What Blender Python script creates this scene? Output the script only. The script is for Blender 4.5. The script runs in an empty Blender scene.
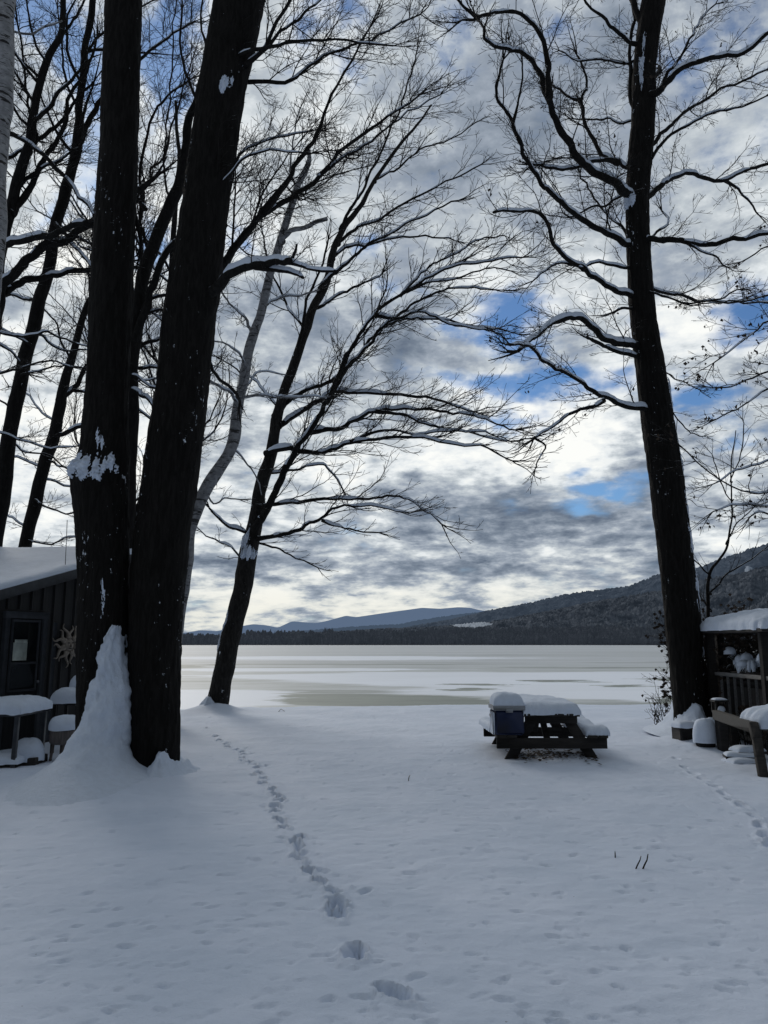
import bpy, math, random
import numpy as np
from mathutils import Vector, Matrix, noise

random.seed(7)
RNG = np.random.default_rng(11)
R = math.radians
scene = bpy.context.scene
C = scene.collection

# ------------------------------------------------------------------ camera
FPX = 769.0
PITCH = R(9.72)
CAMZ = 1.6
CT, ST = math.cos(PITCH), math.sin(PITCH)

cam_data = bpy.data.cameras.new("camera")
cam_data.sensor_fit = 'VERTICAL'
cam_data.sensor_height = 24.0
cam_data.lens = 24.0 * FPX / 1024.0
cam_data.clip_start = 0.05
cam_data.clip_end = 60000
cam = bpy.data.objects.new("camera", cam_data)
C.objects.link(cam)
cam.location = (0, 0, CAMZ)
cam.rotation_euler = (R(90) + PITCH, 0, 0)
scene.camera = cam


def ray(px, py):
    v = 512.0 - py
    return (px - 384.0, FPX * CT - v * ST, FPX * ST + v * CT)


def at(px, py, d):
    "the place in the world at distance y = d seen in the photograph at (px, py)"
    x, y, z = ray(px, py)
    t = d / y
    return Vector((x * t, d, CAMZ + z * t))


def scale_at(py, d):
    "metres per pixel there"
    return d / ray(384, py)[1]


def azel(px, py):
    x, y, z = ray(px, py)
    return math.atan2(x, y), math.atan2(z, math.hypot(x, y))


# ------------------------------------------------------------------ node helpers
class N:
    "a little expression builder for node trees"
    def __init__(self, tree):
        self.t = tree

    def node(self, typ, **kw):
        n = self.t.nodes.new(typ)
        for k, v in kw.items():
            setattr(n, k, v)
        return n

    def put(self, sock, v):
        if isinstance(v, bpy.types.NodeSocket):
            self.t.links.new(v, sock)
        elif v is not None:
            if sock.type in ('RGBA',) and isinstance(v, (tuple, list)) and len(v) == 3:
                v = (*v, 1)
            sock.default_value = v

    def m(self, op, a, b=None, c=None, clamp=False):
        n = self.node('ShaderNodeMath', operation=op, use_clamp=clamp)
        self.put(n.inputs[0], a)
        if b is not None: self.put(n.inputs[1], b)
        if c is not None: self.put(n.inputs[2], c)
        return n.outputs[0]

    def vm(self, op, a, b=None):
        n = self.node('ShaderNodeVectorMath', operation=op)
        self.put(n.inputs[0], a)
        if b is not None: self.put(n.inputs[1], b)
        return n.outputs['Value'] if op in ('DOT_PRODUCT', 'LENGTH') else n.outputs[0]

    def ramp(self, x, lo, hi, a=0.0, b=1.0, smooth=True):
        n = self.node('ShaderNodeMapRange')
        n.interpolation_type = 'SMOOTHSTEP' if smooth else 'LINEAR'
        self.put(n.inputs[0], x)
        for i, v in zip((1, 2, 3, 4), (lo, hi, a, b)):
            self.put(n.inputs[i], v)
        return n.outputs[0]

    def noise(self, vec, scale, detail=4, rough=0.55, dist=0.0, color=False):
        n = self.node('ShaderNodeTexNoise')
        self.put(n.inputs['Vector'], vec)
        n.inputs['Scale'].default_value = scale
        n.inputs['Detail'].default_value = detail
        n.inputs['Roughness'].default_value = rough
        n.inputs['Distortion'].default_value = dist
        return n.outputs['Color' if color else 'Fac']

    def mapping(self, vec, scale=(1, 1, 1), loc=(0, 0, 0)):
        n = self.node('ShaderNodeMapping')
        self.put(n.inputs['Vector'], vec)
        n.inputs['Scale'].default_value = scale
        n.inputs['Location'].default_value = loc
        return n.outputs[0]

    def mix(self, f, a, b):
        n = self.node('ShaderNodeMix', data_type='RGBA')
        self.put(n.inputs[0], f)
        self.put(n.inputs[6], a)
        self.put(n.inputs[7], b)
        return n.outputs[2]

    def sep(self, v):
        n = self.node('ShaderNodeSeparateXYZ')
        self.put(n.inputs[0], v)
        return n.outputs

    def comb(self, x, y, z):
        n = self.node('ShaderNodeCombineXYZ')
        for i, v in enumerate((x, y, z)): self.put(n.inputs[i], v)
        return n.outputs[0]

    def bump(self, h, strength=0.5, dist=0.02):
        n = self.node('ShaderNodeBump')
        n.inputs['Strength'].default_value = strength
        n.inputs['Distance'].default_value = dist
        self.put(n.inputs['Height'], h)
        return n.outputs[0]


def new_mat(name):
    m = bpy.data.materials.new(name)
    m.use_nodes = True
    b = m.node_tree.nodes['Principled BSDF']
    return m, N(m.node_tree), b


def obj_coords(n):
    return n.node('ShaderNodeTexCoord').outputs['Object']


def gpos(n):
    return n.node('ShaderNodeNewGeometry').outputs['Position']


def gnormal_z(n):
    return n.sep(n.node('ShaderNodeNewGeometry').outputs['Normal'])[2]


# ------------------------------------------------------------------ materials
SNOW_COL = (0.63, 0.71, 0.835)


def mat_snow(name, col=SNOW_COL, grain=60, coarse=5, strength=0.35):
    m, n, b = new_mat(name)
    p = gpos(n)
    f1 = n.noise(p, coarse, 5, 0.6)
    f2 = n.noise(p, grain, 3, 0.6)
    c = n.mix(n.ramp(f1, 0.3, 0.7), tuple(x * 0.93 for x in col), col)
    n.put(b.inputs['Base Color'], c)
    b.inputs['Roughness'].default_value = 0.75
    b.inputs['Specular IOR Level'].default_value = 0.25
    h = n.m('ADD', n.m('MULTIPLY', f1, 0.7), n.m('MULTIPLY', f2, 0.3))
    n.put(b.inputs['Normal'], n.bump(h, strength, 0.03))
    return m


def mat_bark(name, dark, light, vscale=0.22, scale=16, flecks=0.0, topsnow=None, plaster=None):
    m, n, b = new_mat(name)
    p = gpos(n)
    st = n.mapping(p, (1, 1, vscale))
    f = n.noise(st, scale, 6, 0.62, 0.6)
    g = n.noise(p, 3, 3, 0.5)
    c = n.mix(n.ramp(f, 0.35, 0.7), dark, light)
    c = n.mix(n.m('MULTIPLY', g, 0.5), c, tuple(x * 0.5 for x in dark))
    snow = None
    if flecks > 0:
        a = n.noise(n.mapping(p, (1, 1, 0.5)), 19, 5, 0.75)
        k = n.noise(n.mapping(p, (1, 1, 0.3)), 2.2, 3, 0.6)
        thr = n.m('ADD', a, n.m('MULTIPLY', n.m('SUBTRACT', k, 0.5), 0.5))
        snow = n.ramp(thr, 0.80 - flecks, 0.815 - flecks)
    if topsnow is not None:
        nz = gnormal_z(n)
        w = n.noise(p, 7, 4, 0.6)
        s2 = n.ramp(n.m('ADD', nz, n.m('MULTIPLY', n.m('SUBTRACT', w, 0.5), 1.1)), topsnow, topsnow + 0.2)
        snow = s2 if snow is None else n.m('MAXIMUM', snow, s2)
    if plaster is not None:                     # wind-blown snow stuck on one side of the stem
        nrm = n.node('ShaderNodeNewGeometry').outputs['Normal']
        d = n.vm('DOT_PRODUCT', nrm, plaster[0])
        w = n.noise(n.mapping(p, (1, 1, 0.35)), 9, 5, 0.7)
        s3 = n.ramp(n.m('ADD', d, n.m('MULTIPLY', n.m('SUBTRACT', w, 0.5), 3.0)), plaster[1], plaster[1] + 0.12)
        snow = s3 if snow is None else n.m('MAXIMUM', snow, s3)
    if snow is not None:
        c = n.mix(snow, c, (0.66, 0.72, 0.80))
    n.put(b.inputs['Base Color'], c)
    b.inputs['Roughness'].default_value = 0.9
    b.inputs['Specular IOR Level'].default_value = 0.15
    n.put(b.inputs['Normal'], n.bump(f, 0.9, 0.03))
    return m


def mat_birch(name):
    m, n, b = new_mat(name)
    p = gpos(n)
    band = n.noise(n.mapping(p, (1.2, 1.2, 9.0)), 1.7, 5, 0.72, 0.5)
    f = n.noise(p, 12, 4, 0.6)
    c = n.mix(n.ramp(f, 0.3, 0.7), (0.12, 0.125, 0.135), (0.23, 0.235, 0.245))
    c = n.mix(n.ramp(band, 0.56, 0.60), c, (0.02, 0.02, 0.02))
    c = n.mix(n.ramp(n.noise(p, 5, 5, 0.7), 0.58, 0.62), c, (0.035, 0.034, 0.034))
    n.put(b.inputs['Base Color'], c)
    b.inputs['Roughness'].default_value = 0.8
    n.put(b.inputs['Normal'], n.bump(band, 0.4, 0.01))
    return m


def mat_plain(name, col, rough=0.7, var=0.3, scale=8, stretch=(1, 1, 1), bump=0.2, metallic=0.0, snow_top=None):
    m, n, b = new_mat(name)
    p = obj_coords(n)
    f = n.noise(n.mapping(p, stretch), scale, 5, 0.6)
    c = n.mix(n.ramp(f, 0.25, 0.75), tuple(x * (1 - var) for x in col), tuple(min(1, x * (1 + var)) for x in col))
    if snow_top is not None:
        nz = gnormal_z(n)
        w = n.noise(gpos(n), 9, 4, 0.6)
        s = n.ramp(n.m('ADD', nz, n.m('MULTIPLY', n.m('SUBTRACT', w, 0.5), 0.9)), snow_top, snow_top + 0.15)
        c = n.mix(s, c, (0.66, 0.72, 0.80))
    n.put(b.inputs['Base Color'], c)
    b.inputs['Roughness'].default_value = rough
    b.inputs['Metallic'].default_value = metallic
    if bump:
        n.put(b.inputs['Normal'], n.bump(f, bump, 0.01))
    return m


M = {}
M['snow'] = mat_snow('snow_soft', grain=38, coarse=9, strength=0.6)
M['snow_rough'] = mat_snow('snow_plastered', grain=45, coarse=14, strength=0.9)
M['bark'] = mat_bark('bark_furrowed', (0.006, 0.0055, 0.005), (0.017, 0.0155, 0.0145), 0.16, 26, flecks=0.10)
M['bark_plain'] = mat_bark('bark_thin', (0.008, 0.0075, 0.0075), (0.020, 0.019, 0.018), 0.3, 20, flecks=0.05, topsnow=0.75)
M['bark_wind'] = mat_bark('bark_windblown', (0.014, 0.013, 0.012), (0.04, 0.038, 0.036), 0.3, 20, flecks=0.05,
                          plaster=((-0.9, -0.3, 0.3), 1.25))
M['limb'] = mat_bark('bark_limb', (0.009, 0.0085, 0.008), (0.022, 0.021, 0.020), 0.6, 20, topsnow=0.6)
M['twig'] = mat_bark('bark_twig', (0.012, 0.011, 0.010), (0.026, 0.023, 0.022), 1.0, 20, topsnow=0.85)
M['birch'] = mat_birch('birch_bark')


def mat_birch_banded():
    m, n, b = new_mat('birch_bark_banded')
    p = gpos(n)
    band = n.noise(n.mapping(p, (1.0, 1.0, 5.0)), 2.2, 4, 0.6, 0.4)
    fine = n.noise(n.mapping(p, (4, 4, 40)), 1.6, 4, 0.65)
    c = n.mix(n.ramp(n.noise(p, 9, 4, 0.6), 0.3, 0.7), (0.20, 0.205, 0.215), (0.36, 0.365, 0.375))
    c = n.mix(n.ramp(band, 0.56, 0.585), c, (0.014, 0.013, 0.013))
    c = n.mix(n.ramp(fine, 0.60, 0.63), c, (0.04, 0.04, 0.04))
    n.put(b.inputs['Base Color'], c)
    b.inputs['Roughness'].default_value = 0.8
    n.put(b.inputs['Normal'], n.bump(band, 0.6, 0.01))
    return m


M['birch_banded'] = mat_birch_banded()
M['leaf'] = mat_plain('dead_leaf', (0.035, 0.024, 0.016), 0.9, 0.4, 30)
M['wood'] = mat_plain('old_wood', (0.020, 0.018, 0.017), 0.85, 0.5, 5, (1, 1, 8), 0.5)
M['wood_grey'] = mat_plain('weathered_wood', (0.030, 0.030, 0.029), 0.85, 0.4, 6, (1, 8, 8), 0.5)
M['rail_grey'] = mat_plain('rail_grey', (0.15, 0.15, 0.15), 0.85, 0.35, 6, (8, 1, 8), 0.4)
M['siding'] = mat_plain('dark_siding', (0.011, 0.0115, 0.0125), 0.85, 0.5, 4, (6, 6, 0.4), 0.4)
M['trim'] = mat_plain('faded_trim', (0.045, 0.049, 0.056), 0.7, 0.25, 6)
M['dark'] = mat_plain('dark_inside', (0.012, 0.012, 0.013), 0.9, 0.3, 6)
M['steel'] = mat_plain('painted_metal', (0.07, 0.075, 0.085), 0.5, 0.3, 10, metallic=0.3)
M['cooler_blue'] = mat_plain('cooler_blue', (0.010, 0.020, 0.065), 0.45, 0.15, 6, bump=0.05)
M['cooler_white'] = mat_plain('cooler_white', (0.25, 0.27, 0.30), 0.5, 0.1, 6, bump=0.05)
M['clay'] = mat_plain('sun_clay', (0.19, 0.165, 0.14), 0.8, 0.3, 12)
M['barrel'] = mat_plain('barrel_wood', (0.10, 0.085, 0.08), 0.7, 0.4, 7, (6, 6, 0.6), 0.3)
M['cushion'] = mat_plain('navy_cloth', (0.015, 0.022, 0.06), 0.9, 0.2, 10)
M['evergreen'] = mat_plain('evergreen_leaf', (0.025, 0.03, 0.022), 0.8, 0.5, 20, snow_top=0.55)
M['painted_glass_light'] = mat_plain('pale_glass_light', (0.55, 0.60, 0.53), 0.8, 0.25, 7)  # pale colour standing for the bright patch in the door glass


def mat_glass():
    m, n, b = new_mat('window_glass')
    b.inputs['Base Color'].default_value = (0.012, 0.015, 0.018, 1)
    b.inputs['Roughness'].default_value = 0.08
    return m


M['glass'] = mat_glass()


# ------------------------------------------------------------------ mesh helpers
class MB:
    def __init__(self):
        self.v = []
        self.f = []

    def box(self, c, s, rot=None, taper=None):
        "box with centre c and full size s, optional Matrix rotation"
        i = len(self.v)
        hx, hy, hz = s[0] / 2, s[1] / 2, s[2] / 2
        e = min(hx, hy, hz) * 0.18
        c = Vector(c)
        # chamfered box: 24 verts
        idx = {}
        for sx in (-1, 1):
            for sy in (-1, 1):
                for sz in (-1, 1):
                    for k in range(3):
                        o = [hx - e, hy - e, hz - e]
                        o[k] = (hx, hy, hz)[k]
                        p = Vector((sx * o[0], sy * o[1], sz * o[2]))
                        if taper and sz > 0:
                            p.x *= taper; p.y *= taper
                        if rot is not None: p = rot @ p
                        idx[(sx, sy, sz, k)] = len(self.v)
                        self.v.append(p + c)
        F = self.f
        for k in range(3):
            a, b_ = [q for q in range(3) if q != k]
            for s_ in (-1, 1):
                q = []
                for (u, w) in ((-1, -1), (1, -1), (1, 1), (-1, 1)):
                    key = [0, 0, 0]; key[k] = s_; key[a] = u; key[b_] = w
                    q.append(idx[(*key, k)])
                if (s_ > 0) == (k == 1): q.reverse()
                F.append(q)
        for k in range(3):          # edges along axis k
            a, b_ = [q for q in range(3) if q != k]
            for u in (-1, 1):
                for w in (-1, 1):
                    def K(t, face):
                        key = [0, 0, 0]; key[k] = t; key[a] = u; key[b_] = w
                        return idx[(*key, face)]
                    F.append([K(-1, a), K(1, a), K(1, b_), K(-1, b_)])
        for sx in (-1, 1):
            for sy in (-1, 1):
                for sz in (-1, 1):
                    F.append([idx[(sx, sy, sz, k)] for k in range(3)])

    def bar(self, a, b, w, h):
        "a squared timber from a to b, w across, h tall"
        a, b = Vector(a), Vector(b)
        d = (b - a)
        y = d.normalized()
        up = Vector((0, 0, 1)) if abs(y.z) < 0.95 else Vector((0, 1, 0))
        x = y.cross(up).normalized()
        z = x.cross(y).normalized()
        rot = Matrix((x, y, z)).transposed()
        self.box((a + b) / 2, (w, d.length, h), rot)

    def tube(self, pts, rad, sides=8, cap=True):
        n = len(pts)
        tot = pts[-1] - pts[0]
        ax = (abs(tot.x), abs(tot.y), abs(tot.z))
        ref = Vector((0, 0, 0)); ref[ax.index(min(ax))] = 1.0
        base = len(self.v)
        cs = [(math.cos(2 * math.pi * k / sides), math.sin(2 * math.pi * k / sides)) for k in range(sides)]
        for i in range(n):
            t = pts[min(i + 1, n - 1)] - pts[max(i - 1, 0)]
            u = t.cross(ref)
            if u.length_squared < 1e-12: u = Vector((1, 0, 0))
            u.normalize()
            w = t.cross(u); w.normalize()
            r = rad[i]; p = pts[i]
            for (c, s) in cs:
                self.v.append(p + u * (c * r) + w * (s * r))
        for i in range(n - 1):
            a = base + i * sides
            for k in range(sides):
                k2 = (k + 1) % sides
                self.f.append((a + k, a + k2, a + sides + k2, a + sides + k))
        if cap:
            self.f.append(tuple(base + k for k in reversed(range(sides))))
            self.f.append(tuple(base + (n - 1) * sides + k for k in range(sides)))

    def lathe(self, c, prof, sides=24, sq=0.0):
        "profile list of (radius, z)"
        c = Vector(c)
        base = len(self.v)
        for (r, z) in prof:
            for k in range(sides):
                a = 2 * math.pi * k / sides
                self.v.append(c + Vector((r * math.cos(a), r * math.sin(a), z)))
        for i in range(len(prof) - 1):
            for k in range(sides):
                k2 = (k + 1) % sides
                a = base + i * sides
                self.f.append((a + k, a + k2, a + sides + k2, a + sides + k))
        self.f.append(tuple(base + k for k in reversed(range(sides))))
        self.f.append(tuple(base + (len(prof) - 1) * sides + k for k in range(sides)))

    def pillow(self, c, sx, sy, h, yaw=0.0, n=26, seed=0.0, rnd=False, p=5, lip=0.03, rough=0.12, tilt=(0, 0)):
        "a bank of settled snow on a flat top, centre c (at the surface it lies on)"
        c = Vector(c)
        cy, sn = math.cos(yaw), math.sin(yaw)
        base = len(self.v)
        for j in range(n + 1):
            for i in range(n + 1):
                u = -1 + 2 * i / n; v = -1 + 2 * j / n
                # push samples to the edges
                u = math.copysign(1 - (1 - abs(u)) ** 1.5, u); v = math.copysign(1 - (1 - abs(v)) ** 1.5, v)
                if rnd:
                    uu = u * math.sqrt(max(0, 1 - v * v / 2)); vv = v * math.sqrt(max(0, 1 - u * u / 2))
                    rr = min(1, math.hypot(uu, vv))
                    k = (1 - rr ** p) ** 0.5
                    x, y = uu * sx / 2, vv * sy / 2
                else:
                    k = max(0, (1 - abs(u) ** p) * (1 - abs(v) ** p)) ** 0.42
                    x, y = u * sx / 2, v * sy / 2
                q = noise.noise(Vector((x * 2.2 + seed * 7.1, y * 2.2 - seed * 3.3, seed)))
                q2 = noise.noise(Vector((x * 9 + seed, y * 9, seed * 2))) + .6 * noise.noise(Vector((x * 21 + seed, y * 21, seed * 2)))
                e = 1 + lip * math.sin(math.pi * min(1, k)) + 0.03 * q2
                if k < 0.05:
                    edge = noise.noise(Vector((x * 6 + seed, y * 6, 4 + seed)))
                    z = -0.012 - 0.03 * max(0, edge)
                else:
                    z = h * k * (1 + rough * 2.4 * q + 0.07 * q2)
                z += tilt[0] * x + tilt[1] * y
                x *= e; y *= e
                self.v.append(c + Vector((x * cy - y * sn, x * sn + y * cy, z)))
        for j in range(n):
            for i in range(n):
                a = base + j * (n + 1) + i
                self.f.append((a, a + 1, a + n + 2, a + n + 1))

    def build(self, name, m, parent=None, smooth=True, local=False):
        me = bpy.data.meshes.new(name)
        me.from_pydata([tuple(v) for v in self.v], [], self.f)
        me.update()
        if smooth:
            me.polygons.foreach_set('use_smooth', [True] * len(me.polygons))
        for mm in (m if isinstance(m, (list, tuple)) else [m]):
            me.materials.append(mm)
        o = bpy.data.objects.new(name, me)
        C.objects.link(o)
        if parent is not None:
            o.parent = parent
            if not local:
                off = world_loc(parent)
                me.transform(Matrix.Translation(-off))
        return o


def world_loc(o):
    p = Vector(o.location)
    while o.parent is not None:
        o = o.parent
        p += Vector(o.location)
    return p


def thing(name, label, cat, loc, group=None):
    o = bpy.data.objects.new(name, None)
    o.empty_display_size = 0.3
    C.objects.link(o)
    o.location = loc
    o['label'] = label
    o['category'] = cat
    if group: o['group'] = group
    return o


def tag(o, label=None, cat=None, group=None, kind=None):
    if label: o['label'] = label
    if cat: o['category'] = cat
    if group: o['group'] = group
    if kind: o['kind'] = kind
    return o


def curve(pts, per=6):
    "Catmull-Rom through tuples of any length"
    P_ = [np.array(p, float) for p in pts]
    P_ = [2 * P_[0] - P_[1]] + P_ + [2 * P_[-1] - P_[-2]]
    out = []
    for i in range(1, len(P_) - 2):
        p0, p1, p2, p3 = P_[i - 1:i + 3]
        for k in range(per):
            t = k / per
            out.append(0.5 * ((2 * p1) + (-p0 + p2) * t + (2 * p0 - 5 * p1 + 4 * p2 - p3) * t * t + (-p0 + 3 * p1 - 3 * p2 + p3) * t ** 3))
    out.append(P_[-2])
    return out


# ------------------------------------------------------------------ ground
def vnoise(x, y, seed):
    xi = np.floor(x).astype(np.int64); yi = np.floor(y).astype(np.int64)
    fx = x - xi; fy = y - yi
    fx = fx * fx * fx * (fx * (fx * 6 - 15) + 10); fy = fy * fy * fy * (fy * (fy * 6 - 15) + 10)

    def h(a, b):
        n_ = (a * 374761393 + b * 668265263 + seed * 2147483647) & 0xffffffff
        n_ = ((n_ ^ (n_ >> 13)) * 1274126177) & 0xffffffff
        return ((n_ ^ (n_ >> 16)) & 0xffff) / 65535.0
    a = h(xi, yi); b = h(xi + 1, yi); c = h(xi, yi + 1); d = h(xi + 1, yi + 1)
    return (a + (b - a) * fx) * (1 - fy) + (c + (d - c) * fx) * fy


def fbm(x, y, seed, octv=4):
    s = 0; amp = 0.5
    for k in range(octv):
        s = s + amp * (vnoise(x * 2 ** k, y * 2 ** k, seed + k * 17) - 0.5)
        amp *= 0.5
    return s


LAKE_Z = -0.50


def sstep(a, b, x):
    t = np.clip((x - a) / (b - a), 0, 1)
    return t * t * (3 - 2 * t)


def on_ground(px, py, z=0.0):
    x, y, zz = ray(px, py)
    t = (z - CAMZ) / zz
    return Vector((x * t, y * t, z))


PAIR = at(120, 772, 9.5)
T3B = at(217, 706, 19.0)
T10B = at(692, 735, 13.6)
MOUNDS = [(PAIR.x - 0.15, 9.1, 0.05, 0.9, 0.6), (PAIR.x + 0.45, 9.3, 0.02, 0.38, 0.35),
          (T3B.x, 18.8, 0.22, 0.42, 0.4), (T10B.x + 0.15, 13.2, 0.18, 0.45, 0.4),
          (5.0, 12.6, 0.08, 0.6, 0.6), (PAIR.x - 0.4, 8.8, 0.05, 1.4, 0.8)]



def ground_base(x, y):
    x = np.asarray(x, float); y = np.asarray(y, float)
    edge = 19.6 + 0.9 * np.sin(x * 0.13 + 0.6) + 1.6 * fbm(x * 0.25, y * 0 + 3.1, 5, 3)
    z = -0.62 * sstep(edge, edge + 5.0, y)
    z = z + 0.10 * fbm(x * 0.35, y * 0.35, 1, 4) * sstep(40, 12, np.abs(x)) + 0.035 * fbm(x * 1.6, y * 1.6, 9, 4)
    for (mx, my, a, sx, sy) in MOUNDS:
        z = z + a * np.exp(-((x - mx) / sx) ** 2 / 2 - ((y - my) / sy) ** 2 / 2)
    return z


def gz(x, y):
    return float(ground_base(np.array([x]), np.array([y]))[0])


def axis_lines(segs):
    out = []
    for a, b, st in segs:
        k = max(1, int(round((b - a) / st)))
        out += list(np.linspace(a, b, k, endpoint=False))
    out.append(segs[-1][1])
    return np.array(out)


xs = axis_lines([(-500, -60, 40), (-60, -16, 2.0), (-16, -9, 0.12), (-9, -4, 0.03), (-4, 4, 0.016), (4, 9, 0.03), (9, 16, 0.12),
                 (16, 60, 2.0), (60, 500, 40)])
ys_ = [-500, -300, -150, -80, -40, -20, -10, -5, -2, 0, 1, 1.8, 2.4, 2.8]
y = 3.1
while y < 22:
    ys_.append(y); y += 0.0045 * y
while y < 30:
    ys_.append(y); y += 0.35
ys = np.array(ys_)
X, Y = np.meshgrid(xs, ys)
Z = ground_base(X, Y)
near = (np.abs(X) < 16) & (Y > 2.0) & (Y < 24)
Z[near] += 0.020 * fbm(X[near] * 6, Y[near] * 9, 33, 5)


def stamp(cx, cy, rx, ry, ang, depth, rim=0.25, ragged=0.35):
    m_ = max(rx, ry) * 2.4
    i0, i1 = np.searchsorted(xs, cx - m_), np.searchsorted(xs, cx + m_)
    j0, j1 = np.searchsorted(ys, cy - m_), np.searchsorted(ys, cy + m_)
    if i1 <= i0 or j1 <= j0: return
    x = X[j0:j1, i0:i1] - cx; y = Y[j0:j1, i0:i1] - cy
    u = (x * math.cos(ang) + y * math.sin(ang)) / rx
    v = (-x * math.sin(ang) + y * math.cos(ang)) / ry
    q = np.sqrt(u * u + v * v) + ragged * fbm(X[j0:j1, i0:i1] * 24, Y[j0:j1, i0:i1] * 24, int(cx * 91) % 97, 3)
    Z[j0:j1, i0:i1] += -depth * sstep(1.12, 0.72, q) + depth * rim * np.exp(-((q - 1.35) / 0.28) ** 2)


TRAIL = [(205, 728), (216, 736), (226, 744), (236, 751), (243, 757), (250, 764), (256, 770), (263, 781), (272, 792), (281, 802), (276, 812), (284, 828),
         (300, 841), (299, 852), (308, 874), (333, 894), (336, 916), (354, 961), (394, 1003)]
TRAIL = [q for a, b in zip(TRAIL, TRAIL[1:]) for q in ((a, ((a[0] + b[0]) / 2 + random.uniform(-5, 5), (a[1] + b[1]) / 2)) if 815 > a[1] > 735 or 835 < a[1] < 915 else (a,))] + [TRAIL[-1]]
for k, (px, py) in enumerate(TRAIL):
    g = on_ground(px, py)
    big = 1.0 if py > 820 else 1.0
    if py > 900: big = 1.3
    stamp(g.x, g.y, 0.040 * big, 0.088 * big * random.uniform(.7, 1.25), random.uniform(-.1, .7), 0.085, 0.22, 1.1)
    for q in range(5): stamp(g.x + random.gauss(0, .08), g.y + random.gauss(0, .12), .02, .02, 0, -.012 if q % 2 else .012, 0, .8)
    if py < 935 and k % 2:
        stamp(g.x + random.uniform(-.18, .18), g.y + random.uniform(.1, .3), 0.035, 0.07, random.uniform(-.7, .7), 0.03, 0.2, 0.9)
RTR = [(676, 758), (684, 766), (693, 772), (703, 778), (714, 786), (724, 793), (734, 801), (742, 807), (753, 817), (759, 826), (764, 836), (770, 845)]
for (px, py) in RTR:
    g = on_ground(px, py)
    stamp(g.x, g.y, 0.045, 0.13, random.uniform(-.6, .2), 0.05 if py > 795 else 0.035, 0.35, 0.8)
for k in range(2600):           # marks of snow fallen from the branches
    yy = 3.3 + (random.random() ** 1.3) * 15
    xx = random.uniform(-0.62, 0.62) * yy
    s = random.choice((0.6, 0.6, 0.7, 0.8, 1.0, 1.3)) * 0.014 * (1 + yy * .05)
    stamp(xx, yy, s * random.uniform(1.0, 3.4), s, random.uniform(-.6, .6), random.uniform(0.004, 0.015), 0.1, 0.8)
for k in range(120):
    yy = random.uniform(3.4, 12); xx = random.uniform(-0.5, 0.5) * yy
    stamp(xx, yy, 0.03 * random.uniform(1, 1.8), 0.022, random.uniform(-.5, .5), 0.018, 0.12, 0.8)


def grid_object(name, X, Y, Z, mat, parent=None):
    nj, ni = X.shape
    me = bpy.data.meshes.new(name)
    co = np.stack([X, Y, Z], -1).reshape(-1, 3).astype(np.float32)
    me.vertices.add(len(co)); me.vertices.foreach_set('co', co.ravel())
    a = (np.arange(nj - 1)[:, None] * ni + np.arange(ni - 1)[None, :]).ravel()
    q = np.stack([a, a + 1, a + ni + 1, a + ni], -1).astype(np.int32)
    me.loops.add(q.size); me.loops.foreach_set('vertex_index', q.ravel())
    me.polygons.add(len(q))
    me.polygons.foreach_set('loop_start', np.arange(0, q.size, 4, dtype=np.int32))
    me.polygons.foreach_set('loop_total', np.full(len(q), 4, dtype=np.int32))
    me.polygons.foreach_set('use_smooth', np.ones(len(q), dtype=bool))
    me.update(calc_edges=True); me.validate()
    me.materials.append(mat)
    o = bpy.data.objects.new(name, me)
    C.objects.link(o)
    if parent: o.parent = parent
    return o


def mat_ground():
    m, n, b = new_mat('snow_ground')
    p = gpos(n)
    f1 = n.noise(p, 1.1, 5, 0.6)
    f2 = n.noise(p, 9, 5, 0.65)
    f3 = n.noise(n.mapping(p, (1, 1.6, 1)), 70, 3, 0.6)
    c = n.mix(n.ramp(f1, 0.3, 0.7), (0.60, 0.68, 0.81), (0.68, 0.75, 0.88))
    # tiny bits of bark and leaf dropped from the trees
    s = n.noise(p, 34, 2, 0.5)
    k = n.noise(p, 0.8, 3, 0.5)
    c = n.mix(n.m('MULTIPLY', n.ramp(s, 0.76, 0.80), n.ramp(k, 0.45, 0.6)), c, (0.12, 0.11, 0.11))
    n.put(b.inputs['Base Color'], c)
    b.inputs['Roughness'].default_value = 0.7
    b.inputs['Specular IOR Level'].default_value = 0.3
    h = n.m('ADD', n.m('MULTIPLY', f2, 0.7), n.m('MULTIPLY', f3, 0.22))
    n.put(b.inputs['Normal'], n.bump(h, 0.45, 0.035))
    return m


tag(grid_object('ground', X, Y, Z, mat_ground()), kind='structure', label='snow covered yard sloping to the lake')


# ------------------------------------------------------------------ lake
def lake_d(py):
    return (CAMZ - LAKE_Z) * ray(384, py)[1] / -ray(384, py)[2]


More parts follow.
